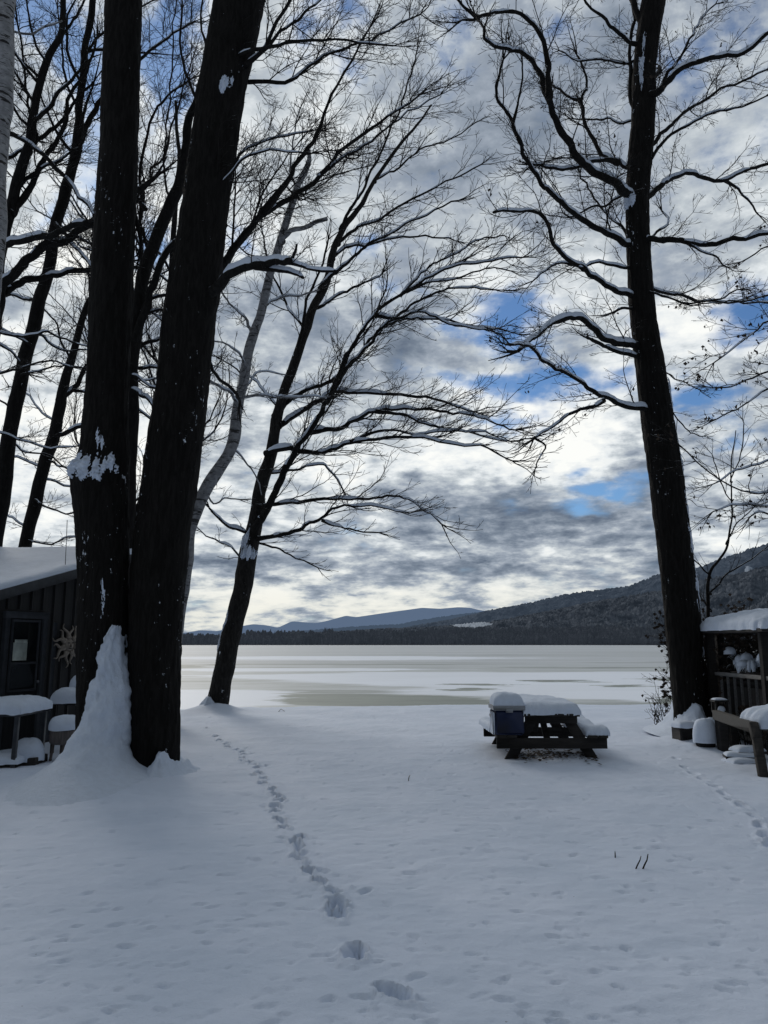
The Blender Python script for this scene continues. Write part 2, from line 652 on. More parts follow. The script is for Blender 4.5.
def mat_lake():
    m, n, b = new_mat('lake_ice')
    p = gpos(n)
    x, y, z = n.sep(p)
    w = n.noise(n.mapping(p, (0.07, 0.22, 1)), 1.0, 6, 0.65, color=True)
    wx, wy, wz = n.sep(w)
    yw = n.m('ADD', y, n.m('MULTIPLY', n.m('SUBTRACT', wx, 0.5), n.m('MULTIPLY', y, 0.16)))
    xw = n.m('ADD', x, n.m('MULTIPLY', n.m('SUBTRACT', wy, 0.5), n.m('MULTIPLY', y, 0.5)))

    def patch(px0, px1, py0, py1, soft=0.15):
        d0, d1 = lake_d(py1), lake_d(py0)
        cy, ry = (d0 + d1) / 2, (d1 - d0) / 2
        cx = ((px0 + px1) / 2 - 384) / 775 * cy; rx = (px1 - px0) / 2 / 775 * cy
        a = n.m('DIVIDE', n.m('SUBTRACT', xw, cx), rx)
        c = n.m('DIVIDE', n.m('SUBTRACT', yw, cy), ry)
        q = n.m('ADD', n.m('MULTIPLY', a, a), n.m('MULTIPLY', c, c))
        return n.ramp(q, 1 + soft, 1 - soft)

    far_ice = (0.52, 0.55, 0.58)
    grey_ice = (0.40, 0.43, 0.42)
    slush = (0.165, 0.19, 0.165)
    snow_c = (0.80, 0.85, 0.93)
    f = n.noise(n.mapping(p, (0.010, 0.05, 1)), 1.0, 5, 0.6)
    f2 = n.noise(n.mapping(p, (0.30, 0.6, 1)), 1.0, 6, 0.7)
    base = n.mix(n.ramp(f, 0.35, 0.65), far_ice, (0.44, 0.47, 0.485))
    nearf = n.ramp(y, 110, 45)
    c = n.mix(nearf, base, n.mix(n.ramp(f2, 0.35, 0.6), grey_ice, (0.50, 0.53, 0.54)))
    # thin dark cracks and wet seams that run along the shore
    seam = n.noise(n.mapping(p, (0.008, 0.09, 1)), 1.0, 4, 0.6)
    sm = n.ramp(n.m('ABSOLUTE', n.m('SUBTRACT', seam, 0.5)), 0.022, 0.005)
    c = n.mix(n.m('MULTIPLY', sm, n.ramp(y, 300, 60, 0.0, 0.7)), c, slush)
    for a in ((180, 560, 663.5, 665), (520, 660, 667, 669),):
        c = n.mix(n.m('MULTIPLY', patch(*a, 0.4), 0.6), c, slush)
    for a in ((170, 520, 656, 660), (520, 800, 672, 678), (240, 700, 672, 684), (380, 780, 676, 699), (60, 330, 690, 712), (560, 900, 690, 705), (160, 420, 668, 671)):
        c = n.mix(n.m('MULTIPLY', patch(*a, 0.2), 0.92), c, snow_c)
    for a in ((275, 500, 694, 707), (440, 500, 688, 691), (645, 760, 697, 712), (600, 640, 684, 687), (556, 596, 679, 682), (640, 770, 677, 681), (160, 240, 664, 668), (480, 510, 683, 686)):
        c = n.mix(patch(*a, 0.12), c, n.mix(n.ramp(f2, 0.3, 0.7), slush, (0.22, 0.25, 0.215)))
    n.put(b.inputs['Base Color'], c)
    b.inputs['Roughness'].default_value = 0.55
    b.inputs['Specular IOR Level'].default_value = 0.35
    n.put(b.inputs['Normal'], n.bump(n.noise(p, 6, 4, 0.6), 0.12, 0.02))
    return m


lx = np.linspace(-6000, 6000, 41)
ly = np.array([20, 40, 80, 200, 600, 1225.0])
LX, LY = np.meshgrid(lx, ly)
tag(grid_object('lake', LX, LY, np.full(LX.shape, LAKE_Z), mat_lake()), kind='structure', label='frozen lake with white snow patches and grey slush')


# ------------------------------------------------------------------ far hills
def mat_hill(name, dark, light, haze, hz, scale, snow_attr=False, vert=1.0):
    m, n, b = new_mat(name)
    p = gpos(n)
    f = n.noise(n.mapping(p, (1, 1, vert)), scale, 6, 0.7)
    g = n.noise(p, scale * 0.12, 5, 0.6)
    c = n.mix(n.ramp(n.m('ADD', n.m('MULTIPLY', f, 0.65), n.m('MULTIPLY', g, 0.35)), 0.40, 0.62), dark, light)
    if snow_attr:
        at_ = n.node('ShaderNodeAttribute', attribute_name='snowy').outputs['Fac']
        k = n.ramp(n.m('ADD', at_, n.m('MULTIPLY', n.m('SUBTRACT', f, 0.5), 1.2)), 0.45, 0.6)
        c = n.mix(k, c, (0.62, 0.68, 0.76))
    n.put(b.inputs['Base Color'], c)
    b.inputs['Roughness'].default_value = 1.0
    b.inputs['Specular IOR Level'].default_value = 0.0
    # distance haze, painted in as a flat glow mixed over the surface colour
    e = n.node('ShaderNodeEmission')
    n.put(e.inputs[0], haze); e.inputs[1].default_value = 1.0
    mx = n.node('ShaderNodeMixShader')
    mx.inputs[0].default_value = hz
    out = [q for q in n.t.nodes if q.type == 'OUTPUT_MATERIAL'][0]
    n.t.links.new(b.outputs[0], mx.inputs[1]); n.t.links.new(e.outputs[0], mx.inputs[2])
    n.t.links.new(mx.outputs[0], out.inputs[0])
    return m


def hill(name, label, sky, r0, rc, r2, mat, rough, seed, azs=(-42, 42), naz=900, nr=70, crest_noise=0.0, snow=()):
    a_ = np.radians(np.linspace(azs[0], azs[1], naz))
    sa = [azel(*q) for q in sky]
    H = np.interp(a_, [q[0] for q in sa], [math.tan(q[1]) for q in sa]) * rc
    k = np.array([1, 2, 3, 2, 1.0]); k /= k.sum()
    H = np.convolve(np.pad(H, 2, 'edge'), k, 'valid')
    rr = np.concatenate([np.linspace(r0, rc, nr), np.linspace(rc, r2, 12)[1:]])
    A, Rr = np.meshgrid(a_, rr)
    Hh = H[None, :]
    t = (Rr - r0) / (rc - r0)
    prof = np.where(t <= 1, sstep(0, 1, t) * 0.55 + 0.45 * np.clip(t, 0, 1) ** 1.3, 1 - sstep(1, (r2 - r0) / (rc - r0), t))
    Xx = Rr * np.sin(A); Yy = Rr * np.cos(A)
    w = 1.0 / (rc * 0.06)
    n1 = fbm(Xx * w, Yy * w, seed, 5)
    ridge = 1 - np.abs(fbm(Xx * w * 0.7, Yy * w * 0.7, seed + 3, 4)) * 4
    env = np.clip(t, 0, 1) * np.clip(1.0 - np.clip(t, 0, 1), 0, 1) * 4
    Zz = LAKE_Z + Hh * prof + Hh * env * rough * (n1 * 1.2 - (1 - ridge) * 0.35)
    if crest_noise:
        Zz += crest_noise * (np.random.default_rng(seed).random(Zz.shape) - 0.3) * (prof > 0.03)
    o = grid_object(name, Xx, Yy, Zz, mat)
    if snow:
        att = o.data.attributes.new('snowy', 'FLOAT', 'POINT')
        el = np.arctan2(Zz - CAMZ, Rr)
        s = np.zeros_like(Zz)
        for (px, py, sx, sy, amt) in snow:
            a0, e0 = azel(px, py)
            s = np.maximum(s, amt * np.exp(-((A - a0) / (sx / 769)) ** 2 - ((el - e0) / (sy / 769)) ** 2))
        att.data.foreach_set('value', s.astype(np.float32).ravel())
    tag(o, kind='structure', label=label)
    return o


far_sky = [(-300, 634), (100, 634), (183, 633), (200, 630), (217, 631), (235, 627), (253, 624), (266, 625), (278, 627.5), (292, 621), (315, 623), (326, 621),
           (346, 615.5), (356, 617), (383, 613), (405, 610), (422, 607.6), (440, 608.6), (458, 607), (470, 607.5), (480, 610), (520, 616), (600, 625), (768, 632), (1100, 636)]
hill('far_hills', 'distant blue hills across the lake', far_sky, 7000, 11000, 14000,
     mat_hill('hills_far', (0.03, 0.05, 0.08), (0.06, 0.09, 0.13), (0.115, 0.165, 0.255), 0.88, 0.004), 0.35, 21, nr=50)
b1 = [(-200, 642), (300, 640), (380, 633), (420, 625), (450, 620), (478, 613), (500, 608.5), (521, 605), (550, 598), (576, 592.5), (600, 590), (627, 587), (640, 582),
      (654, 576), (676, 571), (697, 568), (725, 558), (752, 548), (768, 544), (800, 535), (900, 520), (1100, 540)]
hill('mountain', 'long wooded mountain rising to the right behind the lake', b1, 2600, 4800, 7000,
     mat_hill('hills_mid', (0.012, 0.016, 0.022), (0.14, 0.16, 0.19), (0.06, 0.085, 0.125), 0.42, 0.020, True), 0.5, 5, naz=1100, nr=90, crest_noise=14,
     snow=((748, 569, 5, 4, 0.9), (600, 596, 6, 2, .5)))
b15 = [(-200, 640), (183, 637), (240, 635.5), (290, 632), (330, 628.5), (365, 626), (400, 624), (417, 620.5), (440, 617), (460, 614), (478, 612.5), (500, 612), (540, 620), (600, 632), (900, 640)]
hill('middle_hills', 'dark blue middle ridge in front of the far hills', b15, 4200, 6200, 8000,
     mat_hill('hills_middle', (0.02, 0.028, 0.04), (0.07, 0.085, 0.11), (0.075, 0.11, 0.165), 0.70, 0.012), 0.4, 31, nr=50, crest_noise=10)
b2 = [(-200, 640), (183, 637), (300, 634), (360, 631), (400, 629), (440, 627), (470, 624), (490, 622.6), (520, 617), (557, 610), (607, 600), (640, 594), (668, 590),
      (700, 580), (740, 574), (768, 566), (900, 550), (1100, 560)]
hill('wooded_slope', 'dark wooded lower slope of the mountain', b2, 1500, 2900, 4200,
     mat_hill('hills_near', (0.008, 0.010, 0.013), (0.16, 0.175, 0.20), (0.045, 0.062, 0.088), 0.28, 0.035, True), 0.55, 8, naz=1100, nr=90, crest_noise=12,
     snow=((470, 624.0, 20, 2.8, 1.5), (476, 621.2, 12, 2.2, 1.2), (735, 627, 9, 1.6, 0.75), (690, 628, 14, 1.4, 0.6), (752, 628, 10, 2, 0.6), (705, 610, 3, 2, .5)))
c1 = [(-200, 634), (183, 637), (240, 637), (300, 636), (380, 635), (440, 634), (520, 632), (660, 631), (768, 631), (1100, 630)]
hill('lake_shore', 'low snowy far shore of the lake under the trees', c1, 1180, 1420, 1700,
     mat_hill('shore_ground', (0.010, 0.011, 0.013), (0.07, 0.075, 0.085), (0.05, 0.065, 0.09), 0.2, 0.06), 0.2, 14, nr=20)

# far woods: a belt of bare and evergreen trees on the far shore, one mass
fw_v, fw_f = [], []
rr_ = random.Random(5)
for k in range(8500):
    a = R(rr_.uniform(-40, 40))
    t = rr_.random()
    rad = 1195 + 215 * t
    px = 384 + math.tan(a) * 775
    hz = np.interp(px, [q[0] for q in c1], [q[1] for q in c1])
    H = math.tan(azel(px, hz)[1]) * 1420
    tt = (rad - 1180) / 240
    zg = LAKE_Z + H * (0.55 * tt * tt * (3 - 2 * tt) + 0.45 * tt ** 1.3)
    x, y = rad * math.sin(a), rad * math.cos(a)
    clump = noise.noise(Vector((x / 55, y / 55, 1)))
    clump2 = noise.noise(Vector((x / 18, y / 18, 5)))
    grow_ = 1.0 if px > 245 else 0.75
    con = clump + rr_.uniform(-.3, .3) > 0.12
    h = rr_.uniform(6, 15) * grow_ * (1 + 0.35 * clump + 0.3 * clump2)
    w = h * (0.17 if con else 0.26) * rr_.uniform(.7, 1.2)
    b0 = len(fw_v)
    s = 5
    rings = [(0.0, 0.12), (0.12, 1.0), (0.5, 0.62), (0.8, 0.27)] if con else [(0.0, 0.08), (0.35, 0.75), (0.65, 1.0), (0.88, 0.55)]
    for (zz, ww) in rings:
        for q in range(s):
            an = 2 * math.pi * q / s + zz * 3
            j = rr_.uniform(.6, 1.25)
            fw_v.append((x + math.cos(an) * w * ww * j, y + math.sin(an) * w * ww * j, zg + h * zz * rr_.uniform(.93, 1.05)))
    fw_v.append((x + rr_.uniform(-.3, .3), y, zg + h))
    for ri in range(3):
        for q in range(s):
            q2 = (q + 1) % s
            fw_f.append((b0 + ri * s + q, b0 + ri * s + q2, b0 + ri * s + s + q2, b0 + ri * s + s + q))
    for q in range(s):
        fw_f.append((b0 + 3 * s + q, b0 + 3 * s + (q + 1) % s, b0 + 4 * s))
me = bpy.data.meshes.new('far_woods'); me.from_pydata(fw_v, [], fw_f); me.update()
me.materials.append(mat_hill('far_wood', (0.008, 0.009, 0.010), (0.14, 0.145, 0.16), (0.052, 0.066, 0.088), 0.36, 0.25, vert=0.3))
o = bpy.data.objects.new('far_woods', me); C.objects.link(o)
tag(o, 'belt of dark trees along the far shore', 'woods', kind='stuff')


# ------------------------------------------------------------------ trees
UP = Vector((0, 0, 1))


def grow(mb, p, d, L, r, lvl, maxl, bias, rr, leafs=None, fine=1.0):
    seg = (0.22, 0.15, 0.10, 0.075)[lvl]
    n = max(3, int(L / seg))
    step = L / n
    pts = [p.copy()]; rad = [r]
    dirs = [d.copy()]
    wob = (0.12, 0.14, 0.18, 0.22)[lvl]
    rmin = 0.0026 * fine
    for i in range(n):
        d = d + Vector((rr.gauss(0, wob), rr.gauss(0, wob), rr.gauss(0, wob))) + bias * 0.07
        d.normalize()
        p = p + d * step
        pts.append(p); dirs.append(d)
        rad.append(max(rmin, r * (1 - 0.78 * (i + 1) / n)))
    mb.tube(pts, rad, 5 if lvl == 0 else (4 if lvl == 1 else 3), cap=False)
    if lvl < maxl:
        sp = (0.26, 0.14, 0.10)[lvl] * (0.8 if fine < 1.2 else (0.95 if fine < 1.8 else 1.5))
        k = sp * (0.6 + rr.random())
        while k < L * 0.97:
            i = min(n, int(k / step)); i = max(1, i)
            base = pts[i]; t = k / L
            child(mb, base, dirs[i], L * (1 - 0.5 * t) * rr.uniform(.30, .62), rad[i], lvl + 1, maxl, bias, rr, leafs, fine)
            k += sp * rr.uniform(.6, 1.5)
    elif leafs is not None and rr.random() < leafs[1]:
        leafs[0].append(pts[-1])
    return pts, rad


def child(mb, base, pd, L, pr, lvl, maxl, bias, rr, leafs, fine):
    if L < 0.10: L = 0.10
    v = Vector((rr.gauss(0, 1), rr.gauss(0, 1), rr.gauss(0, 1)))
    v = v - pd * v.dot(pd)
    if v.length < 1e-4: return
    v.normalize()
    ang = R(rr.uniform(28, 62) if fine < 1.8 else rr.uniform(20, 48))
    d = pd * math.cos(ang) + v * math.sin(ang)
    if d.z < -0.35: d.z *= 0.3
    d.normalize()
    r = min(pr * 0.6, 0.0028 * fine + L * 0.0068)
    grow(mb, base, d, L, r, lvl, maxl, bias, rr, leafs, fine)


def snow_strip(mb, pts, rad, seed, thick=1.0, rmin=0.009):
    "snow lying on the upper side of a limb"
    run = []

    def flush():
        if len(run) < 3:
            run.clear(); return
        base = len(mb.v); m = 7
        L = len(run)
        for j, (p, t, w, s, r, h) in enumerate(run):
            e = min(1, j / 2, (L - 1 - j) / 2)
            for k in range(m):
                a = math.pi * k / (m - 1)
                hh = h * e
                mb.v.append(p + s * (math.cos(a) * r * (0.97 if e > 0 else .6)) + w * (math.sin(a) * (r * 0.75 + hh) + (0.12 * r if e > 0 else -.2 * r)))
        for j in range(L - 1):
            for k in range(m - 1):
                a = base + j * m + k
                mb.f.append((a, a + 1, a + m + 1, a + m))
        run.clear()

    n = len(pts)
    for i in range(n):
        t = (pts[min(i + 1, n - 1)] - pts[max(i - 1, 0)]).normalized()
        r = rad[i]
        q = noise.noise(pts[i] * 1.6 + Vector((seed, 0, 0))) + 0.5 * noise.noise(pts[i] * 6 + Vector((seed, 3, 0)))
        ok = r > rmin and abs(t.z) < 0.86 and q > -0.27
        if not ok:
            flush(); continue
        w = (UP - t * t.z).normalized()
        s = t.cross(w)
        flat = 1 - abs(t.z)
        h = (0.30 * r + 0.013) * (0.35 + flat) * (1 + 0.7 * q) * thick
        run.append((pts[i], t, w, s, r, h))
    flush()


def px_path(pts, d, dd=0.0, per=5):
    """pts: (px, py, halfwidth px) -> world points + radii, depth d going to d+dd"""
    c = curve(pts, per)
    L = len(c)
    out, rad = [], []
    for i, q in enumerate(c):
        dep = d + dd * (i / (L - 1)) ** 1.2
        out.append(at(q[0], q[1], dep))
        rad.append(max(0.004, q[2] * scale_at(q[1], dep)))
    return out, rad


class Tree:
    def __init__(self, label, d, seed, bias=(0, 0, 1), fine=1.0, leaf=0.0, group=None, mats=None, name='bare_tree', cat='tree'):
        self.d = d; self.rr = random.Random(seed); self.seed = seed
        self.bias = Vector(bias); self.fine = fine
        self.leafs = ([], leaf) if leaf else None
        self.root = None; self.label = label; self.group = group; self.name = name; self.cat = cat
        self.mats = mats or ('bark_plain', 'limb', 'twig')
        self.nl = 0; self.spread = 1.0

    def trunk(self, pts, dense=False, per=6, ws=1.0):
        pts = [(a_, b_, c_ * ws) for a_, b_, c_ in pts]
        self.px = sorted((b_, a_, c_) for a_, b_, c_ in pts)
        P_, r_ = px_path(pts, self.d, 0.0, per)
        self.tp, self.tr = P_, r_
        base = P_[0]
        g = gz(base.x, base.y)
        self.root = thing(self.name, self.label, self.cat, (base.x, base.y, g), self.group)
        mb = MB()
        if dense:
            sides = 72
            # resample finely
            L = 0; acc = [0]
            for i in range(1, len(P_)):
                L += (P_[i] - P_[i - 1]).length; acc.append(L)
            nr = int(L / 0.045)
            seed = self.seed
            for j in range(nr + 1):
                s = L * j / nr
                X_ = [float(np.interp(s, acc, [p[k] for p in P_])) for k in range(3)]
                rad = float(np.interp(s, acc, r_))
                c = Vector(X_)
                for k in range(sides):
                    a = 2 * math.pi * k / sides
                    ca, sa_ = math.cos(a), math.sin(a)
                    wx, wy = c.x + ca * rad, c.y + sa_ * rad
                    fur = abs(noise.noise(Vector((ca * rad * 15, sa_ * rad * 15, c.z * 1.7 + seed)))) + \
                        0.6 * abs(noise.noise(Vector((ca * rad * 34, sa_ * rad * 34, c.z * 5 + seed))))
                    lump = noise.noise(Vector((ca * 1.2, sa_ * 1.2, c.z * 0.9 + seed * 3)))
                    rr2 = rad * (1 + 0.05 * lump) + 0.030 * (fur - 0.42)
                    mb.v.append(Vector((c.x + ca * rr2, c.y + sa_ * rr2, c.z)))
            for j in range(nr):
                for k in range(sides):
                    k2 = (k + 1) % sides
                    a = j * sides
                    mb.f.append((a + k, a + k2, a + sides + k2, a + sides + k))
            mb.f.append(tuple(nr * sides + k for k in range(sides)))
        else:
            for i in range(1, len(P_)):
                P_[i] = P_[i] + noise.noise_vector(P_[i] * 0.9 + Vector((self.seed, 0, 0))) * .07 + noise.noise_vector(P_[i] * 3 + Vector((0, self.seed, 0))) * .02
                r_[i] *= 1 + .12 * noise.noise(P_[i] * 2.3)
            mb.tube(P_, r_, 12)
        mb.build('trunk', M[self.mats[0]], self.root)
        return self

    def limb(self, pts, h0, h1, dd=None, twigs=1.0, start_d=None, maxl=3, snow=1.0, tip=True, length=None, stub=False):
        rr = self.rr
        rooted = 0
        if start_d is None:        # root the limb inside the stem
            cxp = float(np.interp(pts[0][1], [q[0] for q in self.px], [q[1] for q in self.px]))
            hwp = float(np.interp(pts[0][1], [q[0] for q in self.px], [q[2] for q in self.px]))
            if abs(cxp - pts[0][0]) < 1.6 * hwp + 3:
                pts = [(pts[0][0] + (cxp - pts[0][0]) * .7, pts[0][1] + 2)] + list(pts); rooted = 1
        n = len(pts)
        P3 = []
        for i, q in enumerate(pts):
            t = i / (n - 1)
            P3.append((q[0], q[1], (h0 + (h1 - h0) * t ** 0.7) * 0.78 * (1.35 if i == 0 else 1.0)))
        plen = sum(math.hypot(P3[i + 1][0] - P3[i][0], P3[i + 1][1] - P3[i][1]) for i in range(n - 1))
        sc = scale_at(P3[0][1], self.d)
        Lw = plen * sc
        if dd is None: dd = rr.uniform(-.4, .4) * Lw
        dd = max(-self.d * 0.2, dd)
        d0 = self.d if start_d is None else start_d
        per = max(4, int(Lw / (n - 1) / 0.12))
        c, rad = px_path(P3, d0, dd, per)
        # natural small kinks
        for i in range(1, len(c)):
            k = min(1, i / 6)
            q = noise.noise_vector(c[i] * 1.7 + Vector((self.seed, 0, 0)))
            q2 = noise.noise_vector(c[i] * 5 + Vector((0, self.seed, 0)))
            q3 = noise.noise_vector(c[i] * 11 + Vector((self.seed, self.seed, 0)))
            c[i] = c[i] + (q * 0.05 + q2 * 0.030 * min(1.6, self.fine) + q3 * .010) * k
            rad[i] *= 1 + .16 * q3.x
        mb = MB()
        mb.tube(c, rad, 9)
        ob = mb.build('branch', M[self.mats[1]], self.root)
        tw = MB()
        # side branches
        L = 0; acc = [0]
        for i in range(1, len(c)):
            L += (c[i] - c[i - 1]).length; acc.append(L)
        s = L * 0.12
        sp = 0.25 * self.spread / max(0.05, twigs) * (1.0 if self.fine < 1.2 else 1.05)
        while s < L and twigs > 0:
            i = min(len(c) - 2, int(np.searchsorted(acc, s)))
            i = max(1, i)
            pd = (c[i + 1] - c[i - 1]).normalized()
            t = s / L
            ln = min(2.4, (0.55 + 0.33 * L) * (1 - 0.5 * t)) * rr.uniform(.45, 1.0)
            child(tw, c[i], pd, ln, rad[i], 1, maxl, self.bias, rr, self.leafs, self.fine)
            s += sp * rr.uniform(.5, 1.5)
        if tip and not stub:
            pd = (c[-1] - c[-2]).normalized()
            for q in range(3):
                e = pd + Vector((rr.gauss(0, .28), rr.gauss(0, .28), rr.gauss(0, .28)))
                grow(tw, c[-1], e.normalized(), min(1.6, 0.35 + L * .16) * rr.uniform(.6, 1), rad[-1] * .8, 1, maxl, self.bias, rr, self.leafs, self.fine)
        if tw.v:
            tw.build('twigs', M[self.mats[2]], ob)
        if snow > 0:
            sm = MB()
            k0 = per if rooted else 0
            snow_strip(sm, c[k0:], rad[k0:], self.seed + self.nl * 1.7, snow * (1.7 if self.fine > 1.8 else 1))
            if len(sm.v) > 20: sm.build('snow', M['snow'], ob)
        self.nl += 1
        return self

    def wild(self, k, z0, z1, L=(2.0, 3.5), r=0.05, side=None, maxl=3):
        "limbs grown from the stem between two heights (mostly above the picture)"
        rr = self.rr
        made = 0
        tw = MB(); sm = MB()
        for q in range(k):
            z = rr.uniform(z0, z1)
            i = min(range(len(self.tp)), key=lambda i_: abs(self.tp[i_].z - z))
            a = rr.uniform(0, 2 * math.pi)
            d = Vector((math.cos(a), math.sin(a), rr.uniform(.3, 1.0)))
            if side is not None: d.x = abs(d.x) * side
            d.normalize()
            ln = rr.uniform(*L)
            p, rad = grow(tw, self.tp[i], d, ln, min(r, self.tr[i] * .6), 0, maxl, self.bias, rr, self.leafs, self.fine)
            snow_strip(sm, p, rad, self.seed + q, 0.9)
        ob = tw.build('crown', M[self.mats[2]], self.root)
        if len(sm.v) > 20: sm.build('snow', M['snow'], ob)
        return self

    def leaves(self):
        if not self.leafs or not self.leafs[0]: return self
        mb = MB(); rr = self.rr
        for p in self.leafs[0]:
            for q in range(rr.choice((1, 1, 2, 3))):
                c = p + Vector((rr.gauss(0, .03), rr.gauss(0, .03), -0.03 + rr.gauss(0, .02)))
                a = rr.uniform(0, 6.28); ln = rr.uniform(.045, .08); w = rr.uniform(.018, .032)
                u = Vector((math.cos(a), math.sin(a), 0)) * w
                v = Vector((rr.gauss(0, .3), rr.gauss(0, .3), -1)).normalized() * ln
                n_ = u.cross(v).normalized() * w * .5
                b0 = len(mb.v)
                mb.v += [c, c + u + v * .5 + n_, c + v, c - u + v * .5 + n_]
                mb.f += [(b0, b0 + 1, b0 + 2), (b0, b0 + 2, b0 + 3)]
        mb.build('dry_leaves', M['leaf'], self.root, smooth=False)
        return self


def snow_patch(tree, zc, ang, zh, ah, seed, thick=0.03, name='snow', cut=0.0, edge=0.9):
    "snow stuck on the bark around height zc, direction ang (radians, 0 = +x, -pi/2 = towards the viewer)"
    mb = MB()
    nj, ni = 70, 60
    tp, tr = tree.tp, tree.tr
    zz = [p.z for p in tp]
    keep = {}
    idx = 0
    grid = []
    for j in range(nj + 1):
        z = zc + zh * (-1 + 2 * j / nj)
        cx = float(np.interp(z, zz, [p.x for p in tp])); cy = float(np.interp(z, zz, [p.y for p in tp])); r = float(np.interp(z, zz, tr))
        row = []
        for i in range(ni + 1):
            a = ang + ah * (-1 + 2 * i / ni)
            u = -1 + 2 * i / ni; v = -1 + 2 * j / nj
            q = noise.noise(Vector((a * 3.3 + seed, z * 3.0, seed))) * 0.8 + 0.45 * noise.noise(Vector((a * 9 + seed, z * 8, seed))) + .4 * noise.noise(Vector((a * 34, z * 34, seed)))
            m_ = edge - (u * u + v * v) + q - cut
            h = thick * max(-0.6, min(1, m_ * 2.2)) * (1 + 0.4 * q)
            lump = noise.noise(Vector((math.cos(a) * 1.2, math.sin(a) * 1.2, z * 0.9 + tree.seed * 3)))
            R_ = r * (1 + 0.05 * lump) + h + 0.006
            row.append((Vector((cx + math.cos(a) * R_, cy + math.sin(a) * R_, z)), m_ > -0.25))
        grid.append(row)
    ids = {}
    for j in range(nj):
        for i in range(ni):
            c = [(j, i), (j, i + 1), (j + 1, i + 1), (j + 1, i)]
            if all(grid[a][b][1] for a, b in c):
                f = []
                for k in c:
                    if k not in ids:
                        ids[k] = len(mb.v); mb.v.append(grid[k[0]][k[1]][0])
                    f.append(ids[k])
                mb.f.append(tuple(f))
    if mb.f: mb.build(name, M['snow_rough'], tree.root)


# the two big stems on the left
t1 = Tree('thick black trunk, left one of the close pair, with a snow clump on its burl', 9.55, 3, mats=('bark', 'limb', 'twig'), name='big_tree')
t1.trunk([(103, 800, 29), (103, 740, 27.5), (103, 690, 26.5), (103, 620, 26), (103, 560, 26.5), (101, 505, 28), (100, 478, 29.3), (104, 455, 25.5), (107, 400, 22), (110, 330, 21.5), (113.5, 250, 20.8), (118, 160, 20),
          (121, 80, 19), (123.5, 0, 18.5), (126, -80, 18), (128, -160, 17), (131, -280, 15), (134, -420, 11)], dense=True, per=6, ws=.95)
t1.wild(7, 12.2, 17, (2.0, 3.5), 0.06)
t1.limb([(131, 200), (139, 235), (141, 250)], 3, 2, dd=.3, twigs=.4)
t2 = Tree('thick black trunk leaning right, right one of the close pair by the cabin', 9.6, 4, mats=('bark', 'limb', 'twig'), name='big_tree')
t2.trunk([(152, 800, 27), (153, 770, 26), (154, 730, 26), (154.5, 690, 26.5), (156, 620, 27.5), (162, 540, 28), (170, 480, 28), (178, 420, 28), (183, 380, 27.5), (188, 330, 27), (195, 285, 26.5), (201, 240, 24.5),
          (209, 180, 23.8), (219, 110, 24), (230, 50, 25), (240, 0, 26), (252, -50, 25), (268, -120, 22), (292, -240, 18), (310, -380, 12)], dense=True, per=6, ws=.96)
B2 = (0.25, 0, 0.9)
t2.bias = Vector(B2)
t2.limb([(205, 295), (222, 284), (238, 273), (256, 265), (276, 261), (291, 261)], 8.5, 4.5, dd=-1.0, twigs=.25, snow=1.6, tip=False)
t2.limb([(285, 261), (300, 265), (318, 270), (336, 273)], 3.2, 1.8, dd=-.3, start_d=8.7, twigs=.3, snow=1.5, tip=False)
t2.limb([(276, 262), (291, 259), (297, 252), (298, 244)], 3.2, 1.5, dd=.1, start_d=8.7, twigs=.2, snow=1.5, tip=False)
t2.limb([(255, 266), (275, 270), (292, 273), (303, 276)], 4, 2, dd=-.3, start_d=9.0, twigs=.3, snow=1.5, tip=False)
t2.limb([(214, 282), (225, 262), (240, 240), (262, 214), (290, 197), (318, 176), (345, 148), (380, 120), (420, 96)], 8, 1.2, dd=2.2)
t2.limb([(262, 214), (285, 185), (300, 160), (316, 135), (328, 105), (350, 60), (372, 25)], 4.5, 1, start_d=10.1, dd=1.0)
t2.limb([(318, 176), (340, 160), (372, 140), (400, 118), (440, 95)], 2.5, .8, start_d=11.0, dd=.6)
t2.limb([(222, 68), (240, 55), (262, 48), (300, 41), (345, 40), (392, 45)], 4.5, 1, dd=-.8)
t2.limb([(220, 82), (250, 82), (285, 82), (305, 70), (318, 60), (345, 50), (380, 36), (420, 12)], 4, 1, dd=1.0)
t2.limb([(224, 88), (245, 66), (262, 50), (274, 28), (290, 0), (306, -40)], 4.5, 1.5, dd=-.5)
t2.limb([(245, 66), (275, 40), (300, 18), (322, 0), (350, -20)], 3, 1, dd=1, start_d=9.4)
t2.limb([(208, 192), (235, 160), (250, 145), (275, 138), (316, 128)], 3, 1, dd=1.2)
t2.limb([(205, 200), (222, 185), (240, 165), (262, 152), (290, 150), (318, 152)], 3, .8, dd=-.6)
t2.limb([(206, 350), (214, 372), (228, 385), (238, 402)], 2.8, 2, dd=1.5, twigs=.5)
t2.limb([(206, 120), (196, 105), (188, 80), (180, 40), (182, 0)], 3, 1.2, dd=.6, twigs=.7)
t2.limb([(212, 60), (204, 40), (200, 15), (210, -20)], 2.5, 1, dd=.8, twigs=.7)
t2.wild(7, 12.5, 18, (2.0, 3.5), 0.06)

# snow on them
snow_patch(t1, at(100, 466, 9.3).z, R(-95), 0.24, R(66), 2.3, 0.05, edge=.42)
snow_patch(t1, at(102, 440, 9.3).z, R(-82), 0.30, R(14), 5.3, 0.015, edge=.0)
snow_patch(t1, at(108, 600, 9.3).z, R(-74), 0.7, R(14), 7.7, 0.015, edge=-.35)
snow_patch(t2, at(228, 82, 9.3).z, R(-70), 0.17, R(22), 4.7, 0.03, edge=.5)

